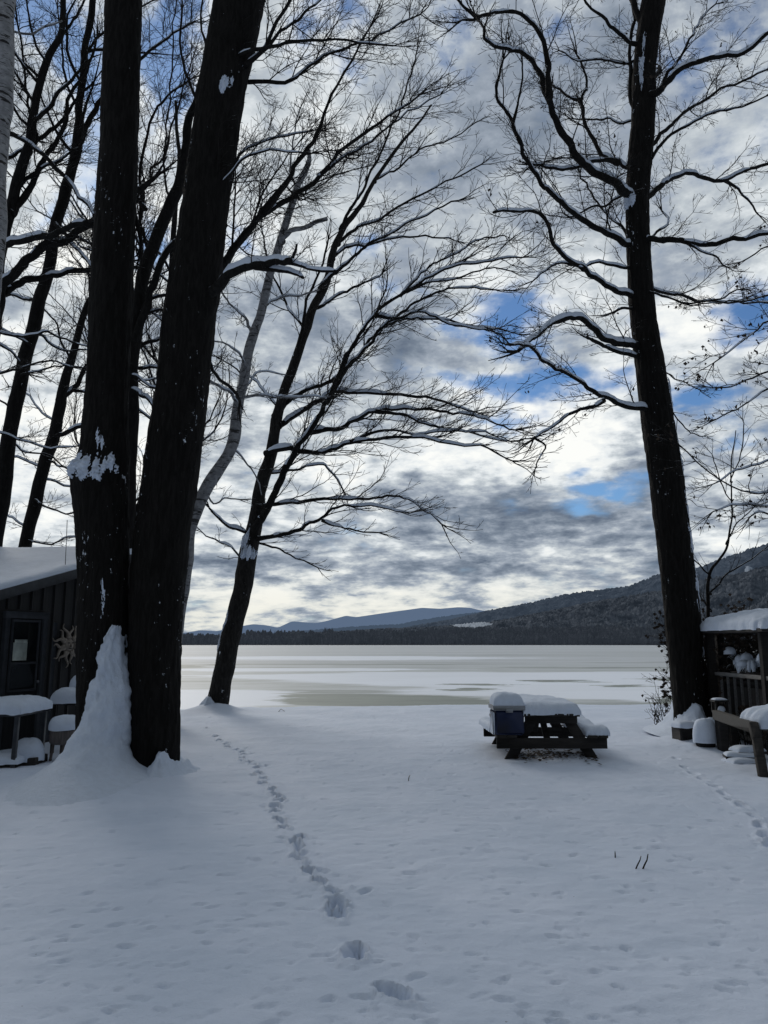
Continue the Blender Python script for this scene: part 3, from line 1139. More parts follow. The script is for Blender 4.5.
# steep drift plastered between the two stems and up against them
mb = MB()
prof = [  # (py, left px, right px, depth of the front)
    (626, 115, 116.5, 9.22), (634, 107, 119, 9.20), (641, 103, 120, 9.17), (656, 97, 121, 9.12), (675, 94, 126, 9.08), (694, 88.5, 129, 9.04), (712, 84, 128.5, 8.98), (729, 78, 128.5, 8.90), (745, 72, 128, 8.82),
    (756, 68, 129, 8.70), (768, 60, 133, 8.55), (779, 49, 142, 8.36), (790, 34, 158, 8.05), (800, 14, 174, 7.75), (813, -14, 196, 7.4)]
rows = curve(prof, 5)
sides = 64
for (py, l, r_, dd_) in rows:
    s = dd_ / ray(384, py)[1]
    z = at(384, py, dd_).z
    xl = at(l, py, 9.3).x; xr = at(r_, py, 9.3).x
    cx = (xl + xr) / 2; hx = (xr - xl) / 2
    cy = 9.55; hy = cy - dd_
    for k in range(sides):
        a = 2 * math.pi * k / sides
        ca, sa_ = math.cos(a), math.sin(a)
        q = noise.noise(Vector((ca * 2.5, sa_ * 2.5, z * 5))) * 0.05 + noise.noise(Vector((ca * 7, sa_ * 7, z * 13))) * 0.032 + noise.noise(Vector((ca * 18, sa_ * 18, z * 30))) * 0.010
        q *= min(1, max(.15, z / 0.5))
        xx = math.copysign(abs(ca) ** 0.9, ca)
        vx, vy, vz = cx + xx * (hx + q), cy + sa_ * (hy + q), z + q * .4
        tt = min(1, max(0, (py - 776) / 34)); tt = tt * tt * (3 - 2 * tt)
        mb.v.append(Vector((vx, vy, vz * (1 - tt) + (gz(vx, vy) - .05) * tt)))
nr = len(rows)
for j in range(nr - 1):
    for k in range(sides):
        k2 = (k + 1) % sides
        mb.f.append((j * sides + k, (j + 1) * sides + k, (j + 1) * sides + k2, j * sides + k2))
mb.f.append(tuple(range(sides)))
tag(mb.build('snow_drift', M['snow_rough']), kind='structure', label='tall wedge of wind-packed snow between the two big trunks')


def drift(name, label, rows_, cx_d, back, sides=48, seed=0.0):
    mb = MB()
    rws = curve(rows_, 5)
    for (py, l, r_, dd_) in rws:
        z = at(384, py, dd_).z
        xl = at(l, py, cx_d).x; xr = at(r_, py, cx_d).x
        cx = (xl + xr) / 2; hx = (xr - xl) / 2
        hy = back - dd_
        for k in range(sides):
            a = 2 * math.pi * k / sides
            ca, sa_ = math.cos(a), math.sin(a)
            q = noise.noise(Vector((ca * 3 + seed, sa_ * 3, z * 6))) * 0.04 + noise.noise(Vector((ca * 9 + seed, sa_ * 9, z * 17))) * 0.025
            mb.v.append(Vector((cx + ca * (hx + q), back + sa_ * (hy + q), z + q * .3)))
    n_ = len(rws)
    for j in range(n_ - 1):
        for k in range(sides):
            k2 = (k + 1) % sides
            mb.f.append((j * sides + k, (j + 1) * sides + k, (j + 1) * sides + k2, j * sides + k2))
    mb.f.append(tuple(range(sides)))
    return tag(mb.build(name, M['snow_rough']), kind='structure', label=label)


drift('snow_drift', 'small snow bank against the foot of the right big trunk',
      [(753, 156, 160, 9.22), (762, 149, 166, 9.15), (772, 143, 171, 9.05), (784, 134, 181, 8.9), (796, 120, 196, 8.7)], 9.2, 9.6, seed=3)
drift('snow_drift', 'snow bank on the right side of the big trunk',
      [(765, 170, 178, 9.5), (775, 166, 183, 9.4), (786, 150, 192, 9.2), (794, 140, 200, 9.0)], 9.5, 9.8, seed=6)
drift('snow_drift', 'snow bank around the foot of the leaning lakeside tree',
      [(697, 205, 213, 18.7), (703, 201, 218, 18.6), (708, 197, 222, 18.5), (713, 190, 232, 18.2)], 18.8, 19.1, seed=9)
drift('snow_drift', 'broad snow bank against the foot of the right tree',
      [(703, 691, 704, 13.3), (708, 688, 709, 13.2), (718, 685, 712, 13.1), (727, 681, 715, 13.0), (736, 675, 722, 12.7), (745, 664, 730, 12.3)], 13.2, 13.7, seed=12)

# leaning tree by the lake
B3 = (0.55, 0, 0.75)
t3 = Tree('leaning forked bare tree at the lake edge, branches sweeping right', 19.0, 8, bias=(.35, 0, .95), fine=1.9, mats=('bark_wind', 'limb', 'twig'))
t3.trunk([(216, 712, 14), (218, 700, 12), (226, 660, 11.5), (238, 610, 11), (249, 548, 10.5), (256, 515, 8.5), (262, 484, 7.5), (270, 450, 6.8), (279, 409, 6), (290, 375, 5.6), (299, 348, 5.4), (312, 310, 5),
          (325, 285, 4.6), (333, 255, 4), (345, 225, 3.4), (360, 205, 2.8), (375, 180, 2.3), (400, 145, 1.7), (430, 105, 1)], per=7, ws=.88)
t3.spread = 1.4
T3 = t3.limb
T3([(250, 545), (262, 518), (275, 492), (288, 466), (299, 444), (314, 424), (326, 403), (338, 378), (352, 345), (374, 315), (406, 292), (446, 269), (478, 262), (523, 257)], 6.5, 1.0, dd=-2.5)
T3([(338, 378), (352, 360), (368, 345), (392, 318), (420, 300), (455, 288), (495, 290)], 3.2, 1, start_d=18, dd=-.5)
T3([(326, 403), (345, 372), (362, 352), (380, 330), (396, 322), (430, 318), (470, 326), (505, 330)], 3, 1, start_d=18.3, dd=1.5)
T3([(374, 315), (395, 318), (420, 312), (455, 325), (490, 330)], 2.6, .9, start_d=17.5, dd=1)
T3([(275, 415), (290, 400), (303, 392), (325, 383), (342, 372)], 4, 2.2, dd=.5)
T3([(281, 424), (303, 411), (320, 400), (334, 392), (375, 394), (418, 396), (445, 402), (475, 412)], 5, 1.2, dd=1.6)
T3([(305, 432), (325, 430), (345, 425), (375, 411), (410, 409), (440, 411), (480, 418), (515, 430)], 4.2, 1.0, dd=-1.5)
T3([(375, 411), (400, 414), (430, 425), (460, 430), (500, 440), (530, 438)], 2.4, .9, start_d=18, dd=.6)
T3([(268, 452), (290, 449), (315, 453), (335, 449), (350, 442), (397, 436), (440, 441), (480, 447), (512, 460)], 4.8, 1.0, dd=-2.4)
T3([(350, 442), (385, 430), (420, 434), (455, 430), (490, 434)], 2.2, .9, start_d=17.8, dd=-.6)
T3([(262, 476), (280, 472), (294, 470), (318, 463), (330, 470), (345, 492)], 2.6, 1, dd=1.3)
T3([(258, 507), (280, 503), (303, 501), (330, 499), (350, 500), (375, 498), (400, 497), (419, 505), (442, 524)], 3.6, 1.0, dd=-1.6)
T3([(256, 538), (275, 536), (294, 531), (310, 524), (325, 514), (344, 505), (380, 506), (410, 514)], 4.2, 1.0, dd=-2.2)
T3([(322, 520), (336, 526), (350, 530), (378, 533)], 2, .9, start_d=17.6, dd=-.4)
T3([(254, 542), (272, 546), (290, 555), (317, 567)], 2.4, .8, dd=1.0)
T3([(246, 532), (235, 529), (225, 525), (217, 518), (208, 508)], 3.2, 1.4, dd=-.6, twigs=.6)
T3([(243, 560), (232, 548), (215, 540), (198, 530)], 2, .8, dd=1.4, twigs=.6)
T3([(313, 308), (322, 304), (336, 296), (350, 290), (366, 282), (383, 272)], 3, 1.1, dd=.8)
T3([(320, 290), (333, 275), (345, 264), (362, 250), (385, 236), (420, 218), (460, 200)], 3.4, 1, dd=-1.6)
T3([(333, 257), (345, 247), (365, 245), (395, 238), (425, 236), (455, 240)], 3, .9, dd=1.2)
T3([(338, 242), (355, 230), (380, 218), (402, 205), (440, 185), (480, 165)], 3, .9, dd=1.9)
T3([(342, 228), (350, 208), (362, 190), (378, 160), (395, 120), (410, 80), (418, 50)], 2.8, .8, dd=-1.2)
T3([(400, 296), (425, 270), (450, 255), (480, 240), (505, 236)], 1.8, .8, start_d=17.2, dd=.5)
T3([(299, 350), (303, 325), (306, 300), (318, 275), (330, 240)], 3, 1.2, dd=-1.0)
T3([(305, 330), (290, 310), (280, 290), (268, 262), (262, 230)], 2.4, .9, dd=1.4)
T3([(279, 409), (266, 392), (255, 380), (240, 372), (222, 360)], 2.4, .9, dd=1.2)
T3([(406, 292), (428, 283), (455, 280), (485, 268), (510, 270)], 1.8, .8, start_d=17.1, dd=-.8)
T3([(375, 180), (395, 170), (420, 150), (450, 140), (480, 120)], 2, .7, dd=.8)
snow_patch(t3, at(247, 540, 18.8).z, R(-120), 0.42, R(55), 3.1, 0.04, edge=.15)
snow_patch(t3, at(246, 553, 18.8).z, R(-75), 0.2, R(60), 6.1, 0.05, edge=.6)
snow_patch(t3, at(232, 630, 18.8).z, R(-160), 0.8, R(40), 8.1, 0.03, edge=.0)

# pale birch-like stem behind the right big trunk
t4 = Tree('pale smooth curved stem just right of the leaning big trunk', 15.5, 12, bias=(.2, 0, .9), fine=1.5, mats=('birch', 'birch', 'twig'), name='pale_tree')
t4.trunk([(166, 740, 10), (172, 680, 10), (178, 620, 9.5), (187, 560, 9), (194, 519, 8.5), (210, 485, 8), (229, 451, 7.5), (236, 415, 7), (241, 392, 6.3), (250, 352, 6), (262, 310, 5.5), (275, 262, 5),
          (286, 225, 4.5), (298, 190, 4), (309, 165, 3.4), (309, 150, 2)], per=6, ws=.80)
t4.limb([(282, 240), (292, 231), (308, 225), (326, 218)], 4.2, 2.6, dd=-.5, twigs=.4, snow=1.4, stub=True)
t4.limb([(253, 335), (246, 322), (238, 312), (226, 300), (214, 280)], 2.8, 1, dd=.7)
t4.limb([(238, 404), (228, 392), (214, 382), (200, 372)], 3, 1.5, dd=-.6, twigs=.6)
t4.limb([(240, 398), (256, 396), (275, 396), (300, 397), (330, 398)], 3, 1, dd=-.8)
t4.limb([(262, 310), (275, 299), (296, 296), (318, 290)], 2.8, 1, dd=.9)
t4.limb([(240, 392), (252, 380), (262, 372), (285, 376)], 2, .8, dd=1)
t4.limb([(246, 365), (236, 352), (222, 342), (205, 338)], 2.2, .8, dd=-.6)
t4.limb([(206, 490), (214, 505), (224, 500), (240, 500)], 1.8, .8, dd=.6, twigs=.6)
t4.limb([(232, 450), (246, 460), (256, 476), (262, 494)], 1.8, .8, dd=.8, twigs=.6)
t4.limb([(298, 190), (290, 170), (292, 140), (300, 110)], 2, .8, dd=.5)

# slim dark trees over the cabin
BL = (0.1, 0, 0.95)
t5 = Tree('slim black tree leaning right, nearest the left edge above the cabin roof', 15.0, 15, bias=BL, fine=1.4, name='bare_tree')
t5.trunk([(-38, 740, 10), (-22, 640, 9.5), (0, 520, 9), (10, 440, 8.7), (22, 375, 8.5), (33, 330, 8), (42, 295, 7.6), (50, 262, 7.2), (58, 215, 6.8), (67, 180, 6.5), (77, 145, 6.2), (80, 125, 5.5), (79, 105, 4.5),
          (84, 60, 4.2), (91, 20, 4), (93, -40, 3.5), (98, -120, 2.6), (110, -200, 1.6)], per=6, ws=.80)
t5.limb([(78, 140), (88, 122), (98, 105), (110, 90), (125, 78), (145, 55), (168, 38), (190, 22)], 5, 1.2, dd=1.0)
t5.limb([(40, 302), (26, 300), (10, 296), (-12, 300)], 3, 1.5, dd=.5, twigs=.8)
t5.limb([(56, 225), (72, 243), (88, 262), (104, 280)], 3.2, 2, dd=-.8)
t5.limb([(30, 345), (12, 335), (-8, 322)], 2.4, 1, dd=-.5)
t5.limb([(34, 330), (52, 345), (70, 352), (92, 350)], 2.4, 1, dd=.8)
t5.limb([(22, 375), (44, 370), (66, 366), (90, 368)], 2, .8, dd=-1)
t5.limb([(15, 410), (-4, 400), (-24, 395)], 2, 1, dd=.4)
t5.limb([(78, 105), (66, 80), (62, 50), (58, 10)], 2.6, 1, dd=.6)
t5.limb([(84, 60), (96, 40), (120, 20), (150, 2)], 2.4, .9, dd=-.6)
t5.limb([(10, 440), (24, 452), (44, 455), (70, 470)], 1.8, .8, dd=.8)
t5.wild(4, 11.5, 15, (1.6, 2.6), .04)

t6 = Tree('slim black tree with a snowy fork, rising behind the cabin ridge', 17.5, 18, bias=BL, fine=1.5, name='bare_tree')
t6.trunk([(-6, 720, 8), (8, 640, 7.8), (25, 550, 7.5), (35, 505, 7.2), (45, 465, 7), (53, 430, 6.6), (60, 398, 6), (66, 375, 5), (72, 355, 4.4), (80, 325, 4), (90, 300, 3.4), (98, 280, 3), (108, 250, 2.4), (112, 225, 1.6)], per=6, ws=.85)
t6.limb([(60, 398), (70, 391), (80, 380), (88, 366), (104, 345), (120, 320)], 4.6, 2, dd=.6, snow=1.4)
t6.limb([(54, 438), (62, 434), (72, 429), (84, 424), (100, 415)], 4, 2.5, dd=-.4, snow=1.4)
t6.limb([(62, 394), (76, 390), (88, 391), (100, 388), (140, 380), (170, 378)], 3, 1, dd=1)
t6.limb([(48, 460), (60, 466), (72, 468), (95, 470)], 2, 1, dd=-.6)
t6.limb([(46, 470), (28, 462), (8, 455), (-10, 452)], 2, 1, dd=.6)
t6.limb([(36, 500), (52, 510), (72, 512), (95, 508)], 2, .9, dd=-.8)
t6.limb([(40, 480), (55, 482), (75, 488), (100, 492)], 1.8, .9, dd=1)
t6.limb([(30, 530), (16, 520), (4, 515), (-12, 505)], 2, .9, dd=.4)
t6.limb([(56, 420), (42, 412), (28, 396), (10, 386)], 2, .9, dd=.6)
t6.limb([(70, 360), (60, 340), (54, 322), (40, 300)], 2, .9, dd=-.5)
t6.limb([(28, 540), (50, 545), (70, 538), (92, 540)], 1.6, .8, dd=-.4)

t7 = Tree('dark forked tree showing in the gap between the two big trunks', 14.5, 22, bias=BL, fine=1.4, name='bare_tree')
t7.trunk([(118, 740, 9), (121, 640, 9), (126, 520, 8.5), (130, 420, 8), (133, 360, 7.8), (138, 310, 7.5), (146, 270, 7.5), (158, 235, 7.5), (170, 205, 7), (178, 185, 6.5), (186, 150, 5.5), (190, 120, 4.5), (200, 95, 3.8),
          (212, 60, 3.4), (222, 10, 3), (232, -60, 2)], per=6, ws=.86)
t7.limb([(134, 345), (142, 322), (150, 300), (156, 276), (166, 255), (176, 240)], 6, 4, dd=-.6, snow=1.3)
t7.limb([(132, 345), (145, 305), (170, 296), (185, 298)], 3, 2, dd=-.4, snow=1.3)
t7.limb([(133, 350), (146, 344), (160, 338), (176, 330)], 3.4, 2, dd=.4, snow=1.2)
t7.limb([(134, 312), (150, 311), (166, 310), (180, 312)], 2.6, 1.6, dd=-.4, snow=1.3)
t7.limb([(132, 370), (148, 368), (162, 366), (180, 366)], 3, 2, dd=.5)
t7.limb([(130, 390), (142, 396), (152, 402), (160, 415)], 4, 2.4, dd=-.3, snow=1.3)
t7.limb([(131, 374), (140, 380), (152, 387), (164, 392)], 2.4, 1.5, dd=-.4)
t7.limb([(150, 255), (143, 235), (141, 210), (146, 185)], 3, 1.5, dd=.6)
t7.limb([(142, 290), (143, 270), (140, 240), (141, 180), (150, 125), (165, 100), (188, 80)], 3.4, 1.2, dd=.8)
t7.limb([(146, 210), (138, 196), (148, 185), (150, 170), (165, 150), (180, 100), (192, 60)], 2.4, .9, dd=-.8)
t7.limb([(170, 205), (165, 180), (164, 150), (168, 120), (172, 60), (175, 0)], 2, .8, dd=.5)
t7.limb([(178, 185), (190, 172), (200, 158)], 3, 2, dd=.4)
t7.wild(3, 11.5, 14, (1.6, 2.4), .03)

t8 = Tree('white barked birch with black bands cut by the left edge', 11.0, 25, bias=BL, fine=1.2, mats=('birch_banded', 'birch', 'twig'), name='birch_tree')
t8.trunk([(-40, 800, 15), (-34, 700, 14), (-26, 550, 13.5), (-18, 400, 13), (-12, 300, 12.5), (-7, 220, 12), (-2, 120, 11.5), (3, 50, 11.5), (5, 0, 11), (8, -60, 10), (12, -160, 8), (16, -260, 5)], per=6, ws=.95)
t8.limb([(6, 32), (18, 34), (32, 33), (45, 28), (62, 22)], 2.2, 1, dd=.5, snow=1.2)
t8.wild(4, 12.5, 15, (1.5, 2.5), .03)

t9 = Tree('many-stemmed dark tree behind the birch, thick snowy limbs reaching right', 13.5, 29, bias=BL, fine=1.3, name='bare_tree')
t9.trunk([(-30, 780, 16), (-28, 640, 15), (-24, 500, 14), (-18, 400, 13), (-10, 330, 11), (-2, 300, 8), (2, 250, 7), (8, 215, 6.5), (20, 175, 6.2), (28, 150, 5.8), (32, 120, 5.2), (38, 90, 4.8), (48, 60, 4.2), (60, 36, 4), (63, 10, 3.6),
          (60, -40, 3), (66, -120, 2)], per=6, ws=.80)
L9 = t9.limb
L9([(-12, 300), (4, 284), (18, 270), (30, 256), (48, 244), (64, 240), (80, 230), (95, 222), (118, 205), (140, 190)], 7.5, 4, dd=-.6, snow=1.5)
L9([(-8, 300), (8, 290), (20, 282), (34, 278), (52, 276), (72, 270), (94, 267), (120, 264)], 6, 3, dd=.6, snow=1.5)
L9([(-4, 250), (14, 242), (32, 238), (50, 234), (70, 228), (88, 222)], 5.5, 3.6, dd=-1.0, snow=1.6)
L9([(14, 212), (26, 196), (34, 178), (42, 162), (56, 145), (66, 118), (70, 95), (86, 70), (96, 40)], 5.6, 1.5, dd=.8)
L9([(34, 120), (48, 108), (60, 92), (76, 76), (88, 60)], 4, 1.5, dd=-.6)
L9([(28, 150), (36, 140), (46, 132), (60, 122), (72, 104), (90, 85)], 4.4, 1.6, dd=1.0)
L9([(10, 200), (22, 182), (36, 172), (48, 166), (62, 160), (78, 148)], 4, 1.5, dd=.4)
L9([(-4, 130), (20, 138), (40, 152), (60, 170), (74, 186), (88, 205), (98, 224)], 3, 2.4, dd=-.8, twigs=.6)
L9([(0, 160), (18, 152), (36, 140), (30, 110), (24, 70), (20, 30), (14, -10)], 2.6, 1, dd=.6)
L9([(46, 62), (36, 45), (30, 20), (26, -10)], 2.4, 1, dd=-.5)
L9([(60, 36), (74, 22), (84, 0), (92, -30)], 2.4, 1, dd=.6)
L9([(-10, 330), (10, 335), (26, 336), (46, 332), (66, 338), (92, 350)], 3, 1, dd=-.6)
L9([(-12, 340), (4, 348), (16, 358), (28, 374)], 2.6, 1, dd=.5)
L9([(-14, 380), (8, 372), (30, 366), (50, 362), (76, 368)], 2.4, 1, dd=-.6)
L9([(-18, 430), (6, 436), (24, 440), (52, 448), (80, 446)], 2, .9, dd=.6)
L9([(8, 215), (-10, 190), (-20, 150)], 4, 2, dd=-.4)
t9.wild(4, 10.8, 14, (1.4, 2.4), .03)

# two trees farther back whose stems stand behind the big pair
for (px, d, sd, lab) in ((108, 24.0, 51, 'fine-twigged bare tree farther back, its stem behind the left big trunk'), (170, 23.0, 52, 'fine-twigged bare tree farther back, its stem behind the right big trunk')):
    tb_ = Tree(lab, d, sd, bias=BL, fine=1.85, name='bare_tree')
    tb_.trunk([(px, 700, 6), (px + 2, 600, 5.5), (px + 1, 500, 5), (px - 2, 400, 4.5), (px + 4, 330, 3.6), (px + 2, 260, 3), (px + 8, 180, 2.2), (px + 6, 100, 1.4)], per=6)
    zt = at(px, 240, d).z
    tb_.wild(15, 4.5, zt, (3.0, 5.0), .045)

# big tree on the right
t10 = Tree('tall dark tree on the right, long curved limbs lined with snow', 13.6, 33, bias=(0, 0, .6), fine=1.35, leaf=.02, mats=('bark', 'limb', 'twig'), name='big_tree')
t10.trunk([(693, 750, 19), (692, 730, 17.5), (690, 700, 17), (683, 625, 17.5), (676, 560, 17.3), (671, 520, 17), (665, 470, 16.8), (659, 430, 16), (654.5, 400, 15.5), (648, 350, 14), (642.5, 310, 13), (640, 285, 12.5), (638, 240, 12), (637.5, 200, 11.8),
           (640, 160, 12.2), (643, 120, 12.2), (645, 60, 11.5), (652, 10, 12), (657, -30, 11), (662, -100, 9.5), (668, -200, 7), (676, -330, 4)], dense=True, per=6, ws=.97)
t10.spread = 1.15
L10 = t10.limb
L10([(634, 197), (625, 190), (615, 184), (599, 175), (585, 163), (574, 150), (563, 133), (556, 120), (550, 104), (545, 90), (538, 70), (528, 57), (518, 50), (504, 47), (494, 44), (486, 38), (484, 28)], 7.5, 1.8, dd=-2.5, snow=1.5)
L10([(549, 98), (549, 78), (547, 58), (541, 40), (533, 25), (520, 15), (504, 12), (490, 14), (478, 18), (468, 22), (458, 24)], 4.2, 1.4, start_d=12.0, dd=-.8, snow=1.5)
L10([(478, 18), (466, 8), (456, -2), (446, -14)], 2.4, 1.2, start_d=11.3, dd=-.2)
L10([(634, 245), (624, 240), (612, 234), (599, 228), (583, 220), (569, 210), (552, 196), (539, 184), (531, 168), (524, 153), (519, 138), (513, 122), (505, 108), (498, 97), (497, 85), (499, 72), (502, 60)], 5.2, 1.4, dd=-1.8, snow=1.3)
L10([(513, 122), (518, 105), (522, 85), (523, 62)], 1.8, 1, start_d=12.0, dd=-.3, twigs=.6)
L10([(630, 168), (620, 163), (612, 160), (604, 155), (595, 142), (586, 128), (582, 112), (580, 98), (586, 88), (585, 75), (576, 55)], 4.4, 1.2, dd=1.4, snow=1.3)
L10([(580, 100), (572, 98), (562, 92), (553, 84)], 2.2, 1.4, start_d=14.5, dd=.3)
L10([(619, 163), (606, 160), (590, 162), (574, 168), (560, 170), (540, 167), (532, 166)], 3.6, 1.6, start_d=13.5, dd=-.6, snow=1.5)
L10([(634, 297), (622, 293), (610, 288), (598, 280), (584, 270), (571, 261), (560, 252), (552, 240), (547, 225), (541, 216), (528, 211), (512, 210), (494, 213)], 4.6, 1.8, dd=-1.6, snow=1.5, tip=False)
L10([(584, 270), (574, 265), (560, 264), (548, 270), (535, 280)], 2.2, .9, start_d=13, dd=.6)
L10([(628, 268), (612, 265), (598, 263), (584, 266)], 3, 1.5, dd=-.4, twigs=.5, snow=1.4)
L10([(636, 346), (626, 345), (613, 341), (601, 335), (591, 325), (577, 319), (560, 318), (548, 324), (539, 333), (528, 342), (520, 352)], 6, 2.4, dd=-1.6, snow=1.5)
L10([(638, 356), (626, 353), (612, 348), (602, 342), (592, 338)], 4, 2.2, dd=-.6, snow=1.4, twigs=.5)
L10([(648, 409), (640, 407), (628, 406), (614, 401), (602, 396), (590, 389), (578, 380), (560, 370), (545, 360), (534, 350), (524, 345), (510, 344)], 4.8, 1.6, dd=-1.8, snow=1.3)
L10([(604, 400), (592, 408), (576, 412), (562, 420), (548, 430), (535, 438)], 2.8, 1.4, start_d=12.8, dd=-.4)
L10([(535, 438), (545, 446), (540, 458), (534, 470)], 1.4, .8, start_d=12.4, dd=-.2, twigs=.5)
L10([(645, 100), (651, 94), (660, 90), (668, 80), (678, 70), (692, 62), (706, 58), (722, 57), (740, 55), (752, 46), (768, 32)], 5.4, 2.4, dd=-1.6, snow=1.5)
L10([(662, 90), (668, 72), (676, 62), (690, 40), (700, 20), (714, 5)], 2.4, 1, dd=.9, start_d=13.5)
L10([(645, 200), (652, 193), (661, 185), (672, 179), (684, 175), (700, 176), (722, 180), (740, 174), (756, 166), (775, 160)], 4.6, 1.8, dd=1.4, snow=1.4)
L10([(724, 180), (738, 190), (750, 203), (758, 214)], 2, 1, start_d=14.8, dd=.4)
L10([(645, 240), (662, 241), (682, 242), (700, 244), (722, 241), (745, 237), (775, 234)], 4.8, 2.6, dd=-1.4, snow=1.4)
L10([(648, 243), (658, 232), (668, 222), (662, 210)], 2.4, 1.2, dd=.7)
L10([(688, 243), (700, 250), (716, 256), (726, 268)], 2.2, .9, start_d=13, dd=-.4)
L10([(650, 148), (662, 135), (676, 120), (694, 105), (715, 92), (742, 80), (775, 66)], 3.4, 1.2, dd=1.6)
L10([(650, 160), (656, 150), (670, 135), (690, 125), (712, 112), (735, 110), (765, 96)], 3, 1, dd=-1.0)
L10([(648, 288), (662, 292), (680, 296), (706, 300), (735, 302), (770, 296)], 3, 1.2, dd=1.0)
L10([(648, 292), (668, 298), (690, 304), (715, 300), (735, 290)], 2, .9, dd=-1.2)
L10([(634, 42), (622, 34), (610, 26), (598, 14), (588, 4), (580, -10)], 3.6, 1.2, dd=-.8)
L10([(634, 120), (622, 122), (608, 118), (592, 120), (574, 118)], 2.4, .9, dd=1.2)
L10([(630, 190), (616, 198), (604, 205), (588, 208), (574, 216), (562, 212)], 2.4, .9, dd=1.2)
L10([(632, 240), (618, 222), (604, 210), (592, 194), (580, 174)], 2.6, 1, dd=1.6)
L10([(632, 108), (630, 75), (629, 45), (634, 20), (628, -10)], 3, 1.8, dd=.5, twigs=.7)
L10([(640, 20), (634, 5), (628, -20)], 5, 3, dd=.2)
L10([(655, 0), (668, -20), (690, -50), (720, -90)], 5, 1.6, dd=-.6)
L10([(634, 60), (620, 62), (600, 58), (580, 60), (560, 52)], 2.4, .9, dd=.9)
L10([(640, 306), (632, 308), (622, 310), (612, 313)], 2.6, 1.5, dd=-.2, twigs=.5, snow=1.5)
L10([(664, 372), (676, 380), (688, 384), (700, 390)], 1.2, .6, dd=-.4, twigs=.8, snow=0)
L10([(664, 400), (680, 424), (694, 434), (706, 436)], 1.2, .6, dd=.4, twigs=.8, snow=0)
t10.leafs = (t10.leafs[0], .04)
t10.wild(8, 12.6, 17, (2.2, 3.6), .06)
t10.leaves()
snow_patch(t10, at(641, 195, 13.3).z, R(-150), .16, R(50), 3.9, .06, edge=.7)
snow_patch(t10, at(690, 560, 13.3).z, R(-30), 2.6, R(25), 13.3, .02, edge=-.1)
snow_patch(t10, at(672, 420, 13.3).z, R(-25), 1.9, R(18), 17.3, .02, edge=.0)
snow_patch(t10, at(655, 60, 13.3).z, R(-120), .8, R(25), 19.3, .03, edge=.2)

# a leafy-tipped tree whose stem stands outside the right edge
t11 = Tree('tree just outside the right edge, thin twigs with hanging dead leaves', 12.0, 41, bias=(-.2, 0, .3), fine=1.25, leaf=.16, name='bare_tree')
t11.trunk([(850, 760, 14), (846, 640, 13), (840, 500, 12), (836, 400, 11), (832, 300, 10), (830, 200, 9), (832, 100, 8), (836, 0, 7), (840, -120, 5), (846, -260, 3)], per=5)
for pts, h in (([(834, 300), (800, 300), (768, 300), (735, 302), (700, 303)], 2.4), ([(836, 330), (800, 318), (768, 323), (744, 338), (714, 362)], 2.0), ([(836, 350), (800, 362), (768, 370), (738, 383), (714, 389)], 2.2),
               ([(838, 400), (800, 388), (768, 388), (744, 405), (714, 417)], 2.2), ([(840, 440), (800, 452), (768, 460), (738, 472), (716, 482)], 2.4), ([(842, 500), (800, 497), (768, 493), (732, 485), (684, 453)], 2.0),
               ([(842, 520), (800, 508), (768, 505), (738, 505), (712, 512)], 2.4), ([(832, 250), (800, 240), (770, 246), (740, 262)], 2), ([(842, 540), (810, 530), (780, 520), (758, 512), (748, 520)], 3)):
    t11.limb(pts, h, .8, twigs=.75, maxl=3, snow=.8)
t11.wild(4, 9.0, 12, (1.8, 2.6), .04)
t11.leaves()

# sapling behind the shelter, and low bushes
t12 = Tree('thin forked sapling behind the snow-roofed shelter', 16.0, 44, bias=(0, 0, .8), fine=1.3, name='sapling')
t12.trunk([(713, 720, 3.5), (712, 660, 3.2), (711, 620, 3), (710, 576, 2.6), (718, 560, 2.1), (726, 545, 1.8), (730, 520, 1.5), (732, 490, 1.2), (733, 460, 1), (736, 430, .7)], per=6, ws=.6)
for pts, h in (([(710, 576), (702, 566), (694, 558), (688, 548)], 1.5), ([(711, 592), (728, 574), (745, 562), (766, 548)], 1.6), ([(727, 542), (736, 528), (745, 516), (760, 500)], 1.3), ([(711, 610), (703, 600), (698, 588)], 1.2),
               ([(731, 500), (722, 485), (716, 470), (712, 455)], .9), ([(732, 480), (742, 455), (744, 430), (742, 418)], .9)):
    t12.limb(pts, h, .6, twigs=1.0, maxl=2, snow=0)
for (px, py, d, n_, hgt, lab) in ((667, 722, 15.2, 9, 1.15, 'thin leafless bush left of the right tree trunk'), (752, 735, 14.4, 150, 2.3, 'tangled leafless bush behind the shelter')):
    g = at(px, py, d)
    gzv = gz(g.x, g.y)
    root = thing('bush', lab, 'bush', (g.x, g.y, gzv))
    mb = MB(); rr = random.Random(px); lf = ([], .05 if n_ < 20 else .7); wd = .12 if n_ < 20 else .45
    for k in range(n_):
        a = rr.uniform(0, 6.28)
        grow(mb, Vector((g.x + rr.gauss(0, wd), g.y + rr.gauss(0, wd * .6), gzv - .05)), Vector((math.cos(a) * .35, math.sin(a) * .35, 1)).normalized(), hgt * rr.uniform(.5, 1), .008, 1, 3, Vector((0, 0, .3)), rr, lf, 1.2)
    mb.build('stems', M['twig'], root)
    mb = MB()
    for p in lf[0]:
        b0 = len(mb.v); w = rr.uniform(.015, .03) * (1 if n_ < 20 else 1.8)
        mb.v += [p, p + Vector((w, 0, -.02)), p + Vector((0, w * .3, -.06)), p + Vector((-w, 0, -.02))]
        mb.f += [(b0, b0 + 1, b0 + 2), (b0, b0 + 2, b0 + 3)]
    if mb.v: mb.build('dry_leaves', M['leaf'], root, smooth=False)


